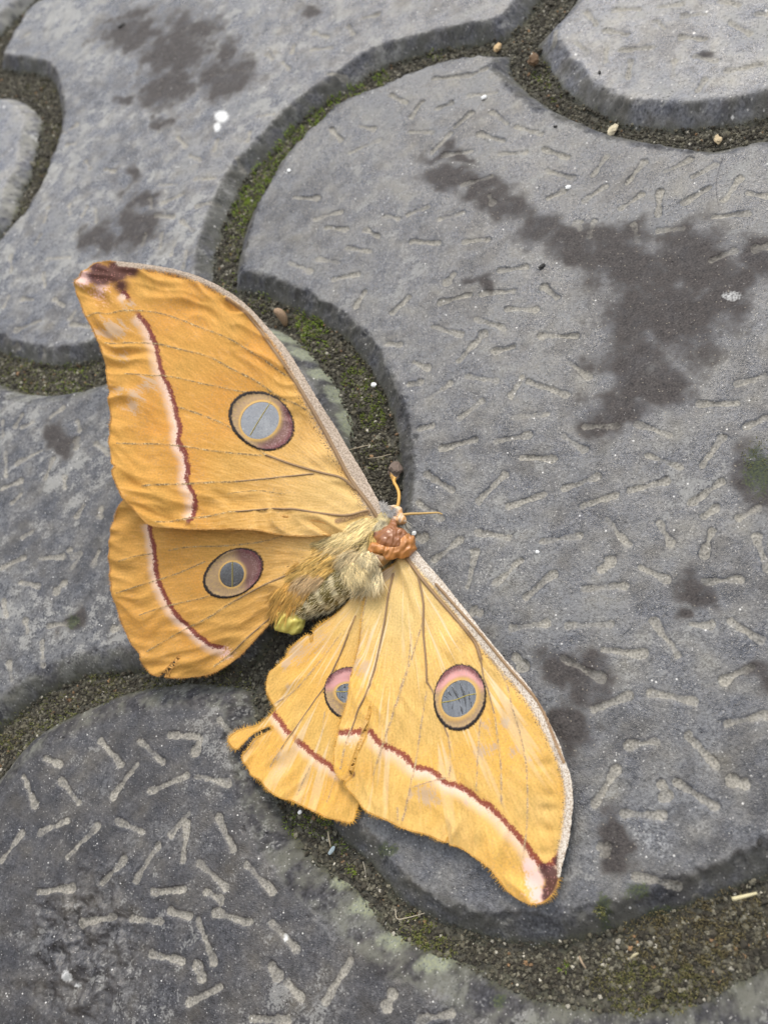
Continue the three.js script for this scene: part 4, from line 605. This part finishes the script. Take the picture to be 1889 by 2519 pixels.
buildWing('hindwing', LH, { label: 'left hindwing under the raised forewing, torn at its lower edge', root: [900, 1370], grain: [[900, 1370], [270, 1450]], tint: [0.56, 0.3, 0.066], tint2: [0.46, 0.215, 0.034], palest: 0.045, paleMix: 0.6, pucker: 0.00045, rib: 0, out: -1, bandW: [0.0008, 0.0032], red, veinC: [0.17, 0.115, 0.05], fringeC: [0.55, 0.27, 0.06], frost: [0.6, 0.5, 0.4], pepper: 0.3,
  bands: [[[369, 1285], [371, 1298], [378, 1334], [383, 1373], [386, 1410], [398, 1446], [419, 1485], [443, 1518], [479, 1551], [509, 1578], [535, 1590], [556, 1594]]], pink: [[556, 1608, 26, 0.5]], bare: [[580, 1570, 16, 0.7], [560, 1620, 16, 0.4]],
  spot: { ring: [[574, 1410], [648, 1398], [566, 1471]], win: [[572, 1413], [603, 1411], [572, 1445]], pink: [0.95, -0.3], vein: [[573, 1381], [573, 1412], [573, 1444]] }, blush: [0.16, 0.078, 0.07],
  stems: [], veins: [[0.00022, [[696, 1319], [642, 1333], [551, 1343], [461, 1346], [416, 1354]]], [0.00018, [[295, 1380], [335, 1368], [375, 1362]]], [0.0002, [[291, 1458], [355, 1437], [431, 1413], [503, 1382]]], [0.0002, [[346, 1512], [410, 1491], [503, 1470], [527, 1461]]], [0.00032, [[740, 1402], [696, 1419], [642, 1443], [576, 1479], [521, 1515], [479, 1538]]], [0.0002, [[475, 1538], [419, 1569], [364, 1602]]], [0.0003, [[690, 1498], [657, 1527], [612, 1566], [566, 1611], [527, 1639]]]],
  tubes: [[0.00024, [[740, 1402], [696, 1419], [642, 1443], [576, 1479]]], [0.00024, [[690, 1498], [657, 1527], [612, 1566], [566, 1611]]]], folds: [[880, 1340, 700, 1450, 26, 0.7], [860, 1330, 560, 1320, 30, -0.6], [620, 1500, 560, 1600, 30, 0.4]],
});
buildWing('hindwing', RH, { label: 'right hindwing partly covered by the forewing, with a ragged outer edge', root: [920, 1430], grain: [[910, 1440], [640, 1900]], tint: [0.61, 0.37, 0.095], tint2: [0.57, 0.295, 0.048], palest: 0.03, pucker: 0.0004, rib: 0, out: -1, bandW: [0.0008, 0.0028], red: redR, veinC: [0.3, 0.2, 0.12], fringeC: [0.68, 0.38, 0.06], fringe: 0.0009, rim: 1.3, frost: [0.6, 0.5, 0.4], pepper: 0.3,
  bands: [[[668, 1745], [692, 1774], [712, 1800], [718, 1806]], [[727, 1815], [767, 1849], [800, 1874], [823, 1890], [850, 1905]]], bare: [[700, 1635, 16, 0.8], [707, 1690, 14, 0.8], [765, 1800, 24, 0.4], [690, 1880, 26, 0.35], [720, 1600, 34, 0.5], [790, 1555, 36, 0.5], [840, 1510, 34, 0.5]],
  spot: { ring: [[866, 1707], [798, 1707], [862, 1640]], win: [[860, 1707], [827, 1706], [858, 1681]], pink: [0.1, 0.99], vein: [[826, 1702], [850, 1702], [880, 1698]], wrinkle: 0.0002, reflStripes: [[0.00018, [[829, 1702], [842, 1701], [857, 1703]]], [0.00014, [[842, 1693], [850, 1690], [857, 1684]]], [0.00013, [[836, 1712], [846, 1716], [855, 1724]]]], pane: [0.8, 0.82, 0.86] }, blush: [0.56, 0.27, 0.26], streaks: 0.5,
  stems: [[0.0003, [[878, 1518], [858, 1562], [831, 1626], [809, 1677]]]], veins: [[0.00024, [[830, 1626], [809, 1677], [773, 1725], [737, 1780], [695, 1843], [665, 1885]]], [0.00022, [[840, 1560], [785, 1629], [743, 1680], [695, 1719], [674, 1733]]], [0.0002, [[767, 1885], [731, 1955]]], [0.0002, [[824, 1915], [806, 1973]]], [0.0002, [[800, 1750], [792, 1812]]]], tubes: [[0.00022, [[858, 1562], [831, 1626], [809, 1677], [773, 1725], [737, 1780], [695, 1843]]]],
});
buildWing('forewing', RF, { label: 'right forewing lying flat, its clear eyespot window wrinkled, with solid dark reflection stripes', root: [990, 1370], grain: [[1000, 1370], [1200, 2100]], tint: [0.61, 0.39, 0.12], tint2: [0.58, 0.31, 0.05], palest: 0.05, paleMix: 0.8, pucker: 0.0005, rib: 0.0007, out: -1, bandW: [0.00075, 0.0034], red: redR, veinC: [0.3, 0.2, 0.12], fringeC: [0.68, 0.38, 0.06], fringe: 0.00075, rim: 1.3, frost: [0.62, 0.56, 0.48], pepper: 0.26, streaks: 0.6,
  bands: [[[908, 1795], [915, 1801], [939, 1828], [966, 1843], [987, 1852], [1020, 1884], [1059, 1893], [1096, 1923], [1138, 1937], [1171, 1962], [1210, 1987], [1246, 2020], [1276, 2056], [1301, 2086], [1316, 2112], [1340, 2130], [1365, 2116], [1378, 2095]], [[830, 1801], [860, 1801], [898, 1800]]],
  dark: [[1354, 2150, 22, 1], [1360, 2172, 22, 1], [1350, 2192, 18, 1], [1342, 2206, 13, 0.8], [1374, 2120, 15, 0.9], [1338, 2138, 16, 0.8], [868, 1905, 9, 0.7]], pink: [[1315, 2165, 30, 0.9], [1300, 2130, 24, 0.8], [1325, 2200, 26, 0.9], [1290, 2200, 20, 0.3], [865, 1825, 26, 0.35]],
  bare: [[1045, 1960, 28, 0.8], [1015, 1950, 20, 0.6], [1075, 1975, 18, 0.6], [1185, 1850, 20, 0.6], [1190, 1790, 18, 0.5], [1245, 1780, 14, 0.6], [1215, 1840, 12, 0.5], [1265, 1850, 12, 0.5], [1080, 1800, 10, 0.5], [940, 1410, 40, 0.9], [960, 1440, 30, 0.6], [900, 1640, 22, 0.4], [1145, 1975, 14, 0.5], [870, 1560, 20, 0.4], [1304, 1871, 7, 0.7]],
  spot: { ring: [[1130, 1715], [1196, 1712], [1132, 1634]], win: [[1129, 1719], [1173, 1712], [1131, 1673]], pink: [0.02, 1], vein: [[1085, 1729], [1122, 1722], [1150, 1711], [1173, 1707]], wrinkle: 0.0002, reflStripes: [[0.00026, [[1129, 1676], [1141, 1707], [1149, 1757]]], [0.00022, [[1109, 1684], [1122, 1707], [1134, 1733]]], [0.00017, [[1096, 1694], [1104, 1704], [1112, 1714]]], [0.00018, [[1153, 1690], [1156, 1719], [1161, 1745]]], [0.00011, [[1114, 1727], [1113, 1742], [1111, 1757]]], [0.00011, [[1090, 1711], [1096, 1715], [1102, 1719]]], [0.00018, [[1133, 1735], [1136, 1748], [1137, 1761]]]], pane: [0.8, 0.82, 0.86] }, blush: [0.58, 0.28, 0.26],
  costa: [[1016, 1356], [1047, 1392], [1077, 1425], [1110, 1466], [1146, 1511], [1197, 1576], [1247, 1636], [1282, 1675], [1312, 1716], [1336, 1756], [1360, 1806], [1378, 1848], [1396, 1896], [1404, 1930], [1407, 1975], [1403, 2011], [1396, 2065], [1387, 2101], [1380, 2130], [1375, 2155]], costaW: (f) => 0.0019 - 0.0005 * sstep(0.35, 0.6, f) - 0.0011 * sstep(0.84, 1, f),
  stems: [[0.00055, [[1002, 1375], [1033, 1417], [1069, 1462], [1111, 1510], [1150, 1556], [1171, 1586], [1183, 1622]]], [0.0004, [[1075, 1440], [1129, 1501], [1189, 1568], [1225, 1612], [1261, 1655], [1292, 1689], [1322, 1725], [1346, 1771], [1367, 1825], [1388, 1876]]], [0.00032, [[1030, 1415], [1043, 1486], [1041, 1546], [1048, 1630], [1050, 1677]]], [0.00028, [[966, 1410], [963, 1426], [951, 1501], [927, 1630], [909, 1695], [879, 1762]]]],
  veins: [[0.00026, [[1183, 1622], [1189, 1665], [1201, 1698], [1216, 1753], [1225, 1819], [1233, 1891], [1233, 1976]]], [0.00022, [[1207, 1620], [1231, 1653], [1249, 1692], [1264, 1750], [1283, 1819], [1295, 1885], [1298, 1965], [1295, 2041], [1286, 2107]]], [0.00024, [[1050, 1677], [1065, 1704], [1080, 1756], [1102, 1813], [1106, 1891], [1103, 1912]]], [0.00026, [[1049, 1701], [1035, 1783], [1023, 1867], [1014, 1914], [1002, 1978], [991, 2018]]], [0.00022, [[1183, 1756], [1177, 1831], [1171, 1943]]], [0.00026, [[1038, 1535], [1008, 1630], [987, 1695], [966, 1760], [948, 1819], [921, 1906]]], [0.00022, [[1011, 1560], [1002, 1635], [984, 1695], [963, 1768]]], [0.00026, [[879, 1762], [860, 1813], [842, 1891]]], [0.0002, [[906, 1457], [897, 1500], [889, 1545]]], [0.0002, [[1102, 1912], [1050, 1925], [1016, 1937]]], [0.00022, [[980, 1988], [981, 2016]]]],
  tubes: [[0.00048, [[1002, 1375], [1033, 1417], [1069, 1462], [1111, 1510], [1150, 1556], [1171, 1586], [1183, 1622]]], [0.00032, [[1030, 1415], [1043, 1486], [1041, 1546], [1048, 1630], [1050, 1677]]], [0.0003, [[1075, 1440], [1129, 1501], [1189, 1568], [1225, 1612], [1261, 1655], [1292, 1689], [1322, 1725], [1346, 1771]]], [0.0003, [[966, 1410], [963, 1426], [951, 1501], [927, 1630], [909, 1695], [879, 1762], [860, 1813]]], [0.0002, [[1050, 1677], [1065, 1704], [1080, 1756], [1102, 1813]]], [0.00018, [[1183, 1622], [1189, 1665], [1201, 1698], [1216, 1753]]]],
  folds: [[1335, 1955, 1370, 1960, 18, -0.55], [1325, 1992, 1372, 1990, 14, -0.6], [1325, 2035, 1368, 2050, 18, -0.6], [1325, 2100, 1352, 2096, 12, -0.4], [1320, 1885, 1365, 1875, 16, -0.4], [1105, 2075, 1130, 2020, 14, 0.9], [1092, 2070, 1112, 2020, 10, -0.6], [1150, 2060, 1200, 2040, 30, 0.5], [1060, 2040, 1040, 2000, 26, 0.5], [880, 1600, 850, 1780, 18, 0.5], [850, 1800, 842, 1900, 16, 0.6]],
});

// body, head and what shows of the insides
{
  const mm = (px, py, h, r) => [...at3(px, py, h / 1000), r / 1000], P = [mm(962, 1264, 6, 2.2), mm(946, 1300, 5.4, 3.3), mm(932, 1345, 5.2, 4.0), mm(900, 1398, 5, 4.0), mm(858, 1430, 4.6, 3.9), mm(800, 1462, 4.2, 3.7), mm(750, 1486, 3.8, 3.1), mm(722, 1502, 3.6, 2.3)];
  const caps = P.slice(1).map((p, i) => [P[i], p]);
  const ax = [P[7][0] - P[3][0], P[7][1] - P[3][1]], al = Math.hypot(...ax), g = blob(caps, 0.0009, 84, 0.0003);
  const along = (x, y) => ((x - P[3][0]) * ax[0] + (y - P[3][1]) * ax[1]) / al;
  paint(g, (x, y, h) => { const a = along(x, y), n = 0.8 + 0.5 * noise(x * 900, y * 900 + h * 500); if (a < 0.003) return [0.42 * n, 0.33 * n, 0.15 * n]; const ring = sstep(0.3, 0.4, Math.abs(((a * 1000 / 4.3 + 0.3 * noise(x * 200, y * 200)) % 1 + 1) % 1 - 0.5)); return [lerp(0.15, 0.5, ring) * n, lerp(0.11, 0.42, ring) * n, lerp(0.02, 0.24, ring) * n]; });
  const body = mesh('body', g, new THREE.MeshStandardMaterial({ vertexColors: true, roughness: 0.5, bumpMap: null }), moth, true); body.userData.label = 'olive abdomen with pale rings, hairy thorax';
  const r = rng(71), hairs = [], pp = g.attributes.position, nn = g.attributes.normal;
  for (let i = 0; i < 4200; i++) {
    const k = Math.floor(r() * pp.count), X = pp.getX(k), Y = -pp.getZ(k), H = pp.getY(k), a = along(X, Y); let n = [nn.getX(k), -nn.getZ(k), nn.getY(k)];
    if (n[2] < -0.4) continue; const ring = Math.abs(((a * 1000 / 4.3 + 0.3 * noise(X * 200, Y * 200)) % 1 + 1) % 1 - 0.5), v = 0.7 + 0.5 * r();
    if (a > 0.003 && a < 0.03) { const bare = n[2] > 0.2 && ring < 0.33 && a > 0.006; if (bare && r() < 0.985) continue; hairs.push({ p: [X, Y, H], d: [n[0] * 0.6 + ax[0] / al * 0.8 + (r() - 0.5) * 0.5, n[1] * 0.6 + ax[1] / al * 0.8 + (r() - 0.5) * 0.5, n[2] * 0.6 + (r() - 0.5) * 0.3], l: 0.001 + 0.0016 * r(), w: 0.00009, bend: [(r() - 0.5) * 0.4, (r() - 0.5) * 0.4, -0.3], c: [0.84 * v, 0.72 * v, 0.45 * v] }); }
    else if (a < 0.003 && a > -0.011) hairs.push({ p: [X, Y, H], d: [n[0] + (r() - 0.5) * 0.5 + ax[0] / al * 0.7, n[1] + (r() - 0.5) * 0.5 + ax[1] / al * 0.7, n[2] * 0.8], l: 0.0018 + 0.0022 * r(), w: 0.0001, bend: [(r() - 0.5) * 0.6, (r() - 0.5) * 0.6, -0.4], c: [0.85 * v, 0.68 * v, 0.34 * v] });
    else if (a < -0.019) hairs.push({ p: [X, Y, H], d: [n[0] + (r() - 0.5) * 0.8, n[1] + (r() - 0.5) * 0.8, n[2] + 0.1], l: 0.0007 + 0.0009 * r(), w: 0.00009, bend: [0, 0, -0.2], c: r() < 0.3 ? [0.55 * v, 0.34 * v, 0.2 * v] : [0.5 * v, 0.46 * v, 0.42 * v] });
  }
  // tufts: centre and half size in pixels, height (mm), count, where they point in pixels, lift (mm), length (mm), colour, spread
  const tuft = (cx, cy, rx, ry, h, n, dx, dy, lift, len, c, sp = 0.35) => { for (let i = 0; i < n * 1.3; i++) { const a = r() * 6.283, q = Math.sqrt(r()), p = at3(cx + Math.cos(a) * q * rx, cy + Math.sin(a) * q * ry, h / 1000), e = at3(cx + dx, cy + dy, h / 1000), o = at3(cx, cy, h / 1000), l = Math.hypot(e[0] - o[0], e[1] - o[1]), cl = noise(p[0] * 900, p[1] * 900), v = 0.58 + 0.55 * r() + 0.55 * cl;
    hairs.push({ p: [p[0], p[1], p[2] + 0.0006 * (r() - 0.5)], d: [(e[0] - o[0]) / l + (r() - 0.5) * sp + cl * 0.35, (e[1] - o[1]) / l + (r() - 0.5) * sp - cl * 0.3, lift / len + (r() - 0.5) * sp * 0.5], l: len / 1000 * (0.6 + 0.6 * r()), w: 0.00015, bend: [(r() - 0.5) * 0.35, (r() - 0.5) * 0.35, -0.25 - 0.2 * r()], c: [c[0] * v, c[1] * v, c[2] * v] }); } };
  const straw = [0.92, 0.74, 0.38], gold = [0.74, 0.5, 0.16], pale = [0.94, 0.8, 0.5], orange = [0.72, 0.43, 0.11];
  tuft(905, 1290, 34, 16, 9.5, 520, -60, 50, 1.5, 5.5, straw); tuft(880, 1305, 36, 22, 9.6, 620, -60, 42, 1, 6, straw); tuft(925, 1318, 16, 16, 10.5, 220, -8, 50, 0.5, 4.2, [0.7, 0.5, 0.17]); tuft(850, 1318, 40, 18, 9.6, 520, -60, 30, 0.6, 6, straw); tuft(940, 1292, 16, 14, 10.5, 160, -30, 50, 0.5, 3.5, [0.72, 0.63, 0.42]);
  tuft(840, 1345, 46, 16, 9.5, 420, -60, 36, 0, 6, [0.78, 0.6, 0.3]); tuft(868, 1368, 30, 16, 10.6, 300, -30, 30, 0.5, 4, [0.72, 0.58, 0.34], 0.9);
  tuft(870, 1405, 26, 22, 11, 700, 6, 30, 1.2, 3.6, [0.95, 0.79, 0.45], 1.2); tuft(905, 1372, 22, 16, 11.5, 320, 0, 20, 0.8, 3, pale, 1.5); tuft(922, 1415, 20, 24, 9.5, 340, -14, 50, 0.2, 4, pale, 0.8); tuft(895, 1440, 26, 14, 7.5, 260, -30, 26, 0, 3.5, pale, 0.8);
  tuft(800, 1360, 70, 16, 9.2, 620, -90, 44, 0, 8, gold, 0.16); tuft(760, 1398, 64, 20, 8.8, 620, -90, 54, 0, 8, gold, 0.18); tuft(730, 1440, 46, 22, 8.2, 560, -60, 60, 0.3, 6.5, orange, 0.3); tuft(765, 1425, 34, 14, 8.6, 300, -50, 50, 1.2, 5, [0.6, 0.42, 0.22], 0.5); tuft(705, 1480, 30, 18, 7, 260, -50, 60, 0, 6, orange, 0.3); tuft(830, 1330, 80, 14, 9.6, 420, -100, 20, 0, 8, [0.6, 0.46, 0.2], 0.15); tuft(690, 1390, 50, 24, 9, 240, -80, 40, 0, 6, orange, 0.15);
  tuft(955, 1258, 16, 14, 8.4, 320, 10, 10, 0.6, 1.6, [0.56, 0.53, 0.5], 1.6); tuft(938, 1250, 12, 10, 8.2, 160, 6, -14, 0.3, 1.5, [0.6, 0.56, 0.52], 1.6); tuft(990, 1285, 6, 12, 6, 90, 12, 26, -0.5, 3, [0.6, 0.55, 0.45], 0.4);
  hairMesh('fur', hairs, moth, 0.8);
  // head and feelers
  const hg = blob([[mm(975, 1262, 7, 1.3), mm(981, 1272, 6.6, 1.3)], [mm(972, 1278, 7, 1.4), mm(986, 1279, 6.6, 1.3)], [mm(966, 1254, 7.2, 1.3), mm(978, 1252, 7, 0.9)]], 0.0004, 40, 0.00025);
  paint(hg, (x, y, h) => { const n = noise(x * 900, y * 900 + h * 400); return n > 0 ? [0.66, 0.36, 0.15] : [0.68, 0.5, 0.34]; });
  mesh('head', hg, new THREE.MeshStandardMaterial({ vertexColors: true, roughness: 0.5 }), moth, true);
  const am = new THREE.MeshStandardMaterial({ color: new THREE.Color().setRGB(0.6, 0.33, 0.075), roughness: 0.6 });
  const f1 = [[977, 1251, 7.5], [981, 1232, 7.6], [981, 1212, 7.4], [976, 1198, 7], [969, 1184, 6.6], [972, 1175, 6.4]].map((p) => at3(p[0], p[1], p[2] / 1000));
  mesh('feeler', tube(f1, [0.00045, 0.00035], 7, 5), am, moth, true).userData.label = 'comb-like feeler pointing up';
  const combs = [], r2 = rng(5); for (let i = 0; i < 90; i++) { const t = i / 89 * 4.99, k = Math.min(4, Math.floor(t)), p = f1[k].map((x, j) => lerp(x, f1[k + 1][j], t - k)), e = at3(960, 1180, 6), o = at3(977, 1200, 7), l = Math.hypot(e[0] - o[0], e[1] - o[1]), sgn = i & 1 ? 1 : -0.25; combs.push({ p, d: [(e[0] - o[0]) / l * sgn + 0.3 * (r2() - 0.5), (e[1] - o[1]) / l * sgn + 0.3 * (r2() - 0.5), 0.1], l: (0.0005 + 0.0012 * sstep(1.5, 4, t)) * (0.7 + 0.5 * r2()), w: 0.00016, bend: [0.1, 0.3, 0], c: [0.66, 0.37, 0.09] }); }
  hairMesh('feeler_comb', combs, moth);
  mesh('feeler', tube([[987, 1267, 7], [1010, 1264, 6.8], [1031, 1263.5, 6], [1060, 1262, 5], [1078, 1261.5, 4.4], [1088, 1265, 4]].map((p) => at3(p[0], p[1], p[2] / 1000)), [0.00036, 0.00028, 0.00016], 7, 5), new THREE.MeshStandardMaterial({ color: new THREE.Color().setRGB(0.5, 0.32, 0.11), roughness: 0.6, bumpMap: grainTex, bumpScale: 0.00006 }), moth, true).userData.label = 'thin bare feeler pointing right';
  // torn-open thorax: a brown glossy shell and soft orange lumps
  const shell = blob([[mm(966, 1287, 8.6, 0.9), mm(962, 1316, 9.6, 2.3)], [mm(938, 1322, 9.8, 1.7), mm(984, 1318, 9.2, 1.7)], [mm(948, 1336, 9.8, 1.9), mm(974, 1338, 9.4, 1.8)]], 0.0006, 56, 0.0004);
  paint(shell, (x, y, h) => { const n = fbm(x * 260, y * 260, 3), t = sstep(-0.1, 0.35, n + (y - at(955, 1315)[1]) * 60); return [lerp(0.27, 0.085, t), lerp(0.1, 0.04, t), lerp(0.03, 0.024, t)]; });
  mesh('thorax_shell', shell, new THREE.MeshPhysicalMaterial({ vertexColors: true, roughness: 0.32, clearcoat: 0.5, clearcoatRoughness: 0.25 }), moth, true).userData.label = 'brown glossy cracked shell of the thorax';
  const flesh = blob([[mm(993, 1335, 8.6, 2.1), mm(1003, 1345, 8, 2)], [mm(988, 1356, 8.2, 1.7), mm(1006, 1331, 8, 1.5)], [mm(957, 1358, 9.6, 1.5), mm(975, 1352, 9.4, 1.3)], [mm(925, 1348, 10.6, 1.3), mm(943, 1352, 10.4, 1.2)], [mm(948, 1368, 9.4, 1.1), mm(960, 1364, 9.4, 1)], [mm(916, 1353, 10.5, 0.9), mm(918, 1344, 10.5, 0.9)]], 0.00028, 72, 0.00042);
  paint(flesh, (x, y, h) => { const n = 0.85 + 0.5 * fbm(x * 500, y * 500 + h * 300, 2); return [0.52 * n, 0.21 * n, 0.05 * n]; });
  mesh('flesh', flesh, new THREE.MeshPhysicalMaterial({ vertexColors: true, roughness: 0.38, clearcoat: 0.4, clearcoatRoughness: 0.3 }), moth, true).userData.label = 'soft orange lumps of bare flesh';
  const under = blob([[mm(920, 1374, 9.6, 1.6), mm(938, 1376, 9.2, 1.6)], [mm(926, 1384, 8.6, 1.3), mm(950, 1374, 8.4, 1)]], 0.0004, 40, 0.0002);
  paint(under, (x, y) => { const n = 0.8 + 0.6 * noise(x * 700, y * 700); return [0.26 * n, 0.13 * n, 0.035 * n]; });
  mesh('leg_base', under, new THREE.MeshPhysicalMaterial({ vertexColors: true, roughness: 0.35, clearcoat: 0.4, clearcoatRoughness: 0.3 }), moth, true);
  const tip = blob([[mm(704, 1520, 3.6, 2.8), mm(722, 1520, 3.4, 2.5)], [mm(696, 1535, 2.8, 2), mm(728, 1535, 2.8, 1.9)], [mm(712, 1498, 4.2, 2.3), mm(720, 1540, 2.6, 1.8)]], 0.0007, 44, 0.0004);
  paint(tip, (x, y, h) => { const n = 0.85 + 0.5 * fbm(x * 420, y * 420 + h * 200, 3); return [0.7 * n, 0.6 * n, 0.13 * n]; });
  mesh('abdomen_tip', tip, new THREE.MeshPhysicalMaterial({ vertexColors: true, roughness: 0.5, clearcoat: 0.2 }), moth, true).userData.label = 'soft yellow-green tip of the abdomen';
}

// ------------------------------------------------------------------ an added, unseen block behind the photographer, which keeps the near half of the sky off the pavers
{
  const w = new THREE.BoxGeometry(7, 1.06, 0.24, 28, 10, 1), p = w.attributes.position; for (let i = 0; i < p.count; i++) p.setZ(i, p.getZ(i) + 0.01 * noise(p.getX(i) * 2, p.getY(i) * 2)); w.computeVertexNormals();
  const m = mesh('sky_blocker', w, new THREE.MeshStandardMaterial({ color: new THREE.Color().setRGB(0.27, 0.25, 0.23), roughness: 0.95, bumpMap: grainTex, bumpScale: 0.002 })); m.position.copy(V3(-0.44, -0.43, 0.52)); m.lookAt(V3(10, 9.6, 0.52)); m.userData.kind = 'structure'; m.userData.label = 'added unseen block keeping the near sky off the pavers';
}

// ------------------------------------------------------------------ small litter
{
  const M = (r, g, b, rough = 0.85) => new THREE.MeshStandardMaterial({ color: new THREE.Color().setRGB(r, g, b), roughness: rough, bumpMap: grainTex, bumpScale: 0.0001 });
  const put = (name, geo, mat, px, py, h, size, turn, label, cat, grp) => { const m = mesh(name, geo, mat), p = at(px, py, h / 1000); m.position.copy(V3(p[0], p[1], h / 1000)); m.rotation.set(...turn); m.scale.setScalar(size / 1000); return tag(m, label, cat, grp); };
  const seed = new THREE.LatheGeometry([[0, -1], [0.16, -0.95], [0.3, -0.72], [0.4, -0.3], [0.46, 0.2], [0.42, 0.62], [0.28, 0.9], [0, 1]].map((p) => new THREE.Vector2(...p)), 14); { const p = seed.attributes.position; for (let i = 0; i < p.count; i++) { const y = p.getY(i); p.setX(i, p.getX(i) + 0.3 * (1 - y * y) - 0.12 + 0.03 * noise(y * 5, p.getZ(i) * 6)); p.setZ(i, p.getZ(i) + 0.03 * noise(y * 7, p.getX(i) * 5)); } seed.computeVertexNormals(); }
  put('seed', seed, M(0.3, 0.2, 0.12, 0.7), 692, 780, -2.6, 3.2, [-0.9, -0.75, -0.2], 'small curved brown seed lying in the mossy joint beside the raised forewing', 'seed');
  put('husk', stoneGeo(61, 3, 0.32, 1, 0.62, 0.75), M(0.17, 0.125, 0.1, 0.95), 972, 1157, -3.2, 2.5, [0, 0.7, 0.2], 'rough brown husk in the joint above the comb-like feeler', 'husk');
  put('pebble', stoneGeo(14, 2, 0.25, 1, 0.6, 0.7), M(0.6, 0.42, 0.22), 1223, 117, -4, 1.6, [0, 0.3, 0], 'tan pebble in the joint where three pavers meet at the top', 'pebble');
  put('pebble', stoneGeo(15, 2, 0.35, 1, 0.7, 0.9), M(0.14, 0.085, 0.045), 1312, 148, -2.4, 1.9, [0.4, 0.9, 0], 'dark brown crumb leaning on the upper right paver near the junction', 'pebble');
  put('chip', stoneGeo(16, 1, 0.45, 1.2, 0.4, 0.7), M(0.6, 0.52, 0.36), 1506, 319, -4.2, 1.7, [0.2, 0.2, 0.1], 'cream stone chip in the joint below the upper right paver', 'stone chip');
  put('chip', stoneGeo(17, 1, 0.45, 1.1, 0.4, 0.8), M(0.55, 0.43, 0.26), 1765, 343, -4.2, 1.3, [0.2, 1.2, 0.1], 'tan stone chip in the joint at the right end below the upper right paver', 'stone chip');
  const bead = stoneGeo(18, 2, 0.2, 1, 0.6, 0.85), wm = M(0.82, 0.82, 0.8);
  [[1190, 240, 0.95, 'largest white speck, near the top of the big paver'], [1397, 461, 0.85, 'white speck beside the end of the long dark stain'], [711, 420, 0.8, 'white speck near the left edge of the big paver'], [1018, 1312, 0.7, 'white speck in a pressed mark right of the orange flesh'], [919, 947, 0.85, 'white speck on moss in the joint left of the big paver'], [1321, 1358, 0.5, 'tiny white speck right of the wing root among pressed marks'], [738, 1998, 0.55, 'white speck just below the ragged hindwing edge']].forEach(([x, y, s, l]) => put('white_speck', bead, wm, x, y, 0.1, s, [0, x, 0], l, 'speck'));
  const dk = M(0.03, 0.028, 0.026); [[1332, 655, 0.75, 'black crumb above the moth beside the dark stain'], [1474, 178, 0.55, 'black crumb on the upper right paver'], [1365, 311, 0.5, 'small black crumb near the top of the big paver'], [300, 64, 1.4, 'black crumb in the dark stain at the upper left'], [1868, 2072, 0.6, 'black crumb at the right edge near the bottom']].forEach(([x, y, s, l], i) => put('crumb', stoneGeo(40 + i, 1, 0.5, 1.2, 0.6, 0.8), dk, x, y, 0.15, s, [0, i, 0], l, 'crumb'));
  const stick = (name, pts, r, c, label, cat) => tag(mesh(name, tube(pts.map((p) => at3(p[0], p[1], p[2] / 1000)), r.map((x) => x / 1000), 6, 6), M(...c)), label, cat);
  stick('straw', [[1800, 2212, -1], [1830, 2205, -0.8], [1861, 2197, -1]], [0.42, 0.36, 0.25], [0.62, 0.55, 0.33], 'pale straw piece on the soil at the lower right edge', 'straw');
  stick('straw', [[1550, 2358, -3.6], [1560, 2349, -3.2], [1570, 2345, -3.4]], [0.2, 0.3, 0.15], [0.5, 0.44, 0.27], 'short straw piece in the middle of the wide lower joint', 'straw');
  stick('straw', [[1424, 2352, -4], [1430, 2366, -3.6], [1440, 2382, -4]], [0.2, 0.24, 0.15], [0.4, 0.3, 0.2], 'brownish straw piece right of the tiny green moss tuft in the lower joint', 'straw');
  stick('straw', [[807, 2046, -4], [810, 2066, -3.2], [814, 2084, -3.8]], [0.22, 0.2, 0.12], [0.5, 0.42, 0.28], 'upright straw stub just below the ragged hindwing', 'straw');
  stick('fibre', [[972, 2236, -4], [977, 2260, -2.4], [1000, 2258, -1.6], [1044, 2246, -1]], [0.1, 0.1, 0.06], [0.55, 0.48, 0.36], 'bent pale plant fibre across the lower joint', 'fibre');
  stick('fibre', [[893, 2120, -3], [898, 2140, -2], [901, 2162, -3]], [0.08, 0.06], [0.5, 0.45, 0.36], 'thin pale plant fibre in the lower joint above the bright moss tuft', 'fibre');
  stick('fibre', [[860, 1107, -3], [885, 1100, -1.5], [912, 1094, -1]], [0.16, 0.14, 0.1], [0.5, 0.42, 0.3], 'pale plant fibre on the soil beside the front edge of the forewing', 'fibre');
  stick('fibre', [[905, 1128, -3], [935, 1124, -1], [962, 1117, -1]], [0.12, 0.12, 0.08], [0.5, 0.42, 0.3], 'pale plant fibre below the brown husk joint end', 'fibre');
  stick('hair', [[1778, 385, 0.2], [1766, 420, 0.6], [1760, 460, 0.6], [1766, 505, 0.2]], [0.045, 0.04, 0.03], [0.06, 0.05, 0.05], 'thin dark hair lying on the big paver at the upper right', 'hair');
  const leaf = stoneGeo(90, 2, 0.15, 1.3, 0.16, 0.5); put('leaf_scrap', leaf, M(0.34, 0.41, 0.44, 0.5), 816, 2092, -3.6, 0.95, [0.2, 0.2, 0.1], 'pale blue scrap in the joint below the ragged hindwing', 'scrap');
}
renderer.render(scene, camera);
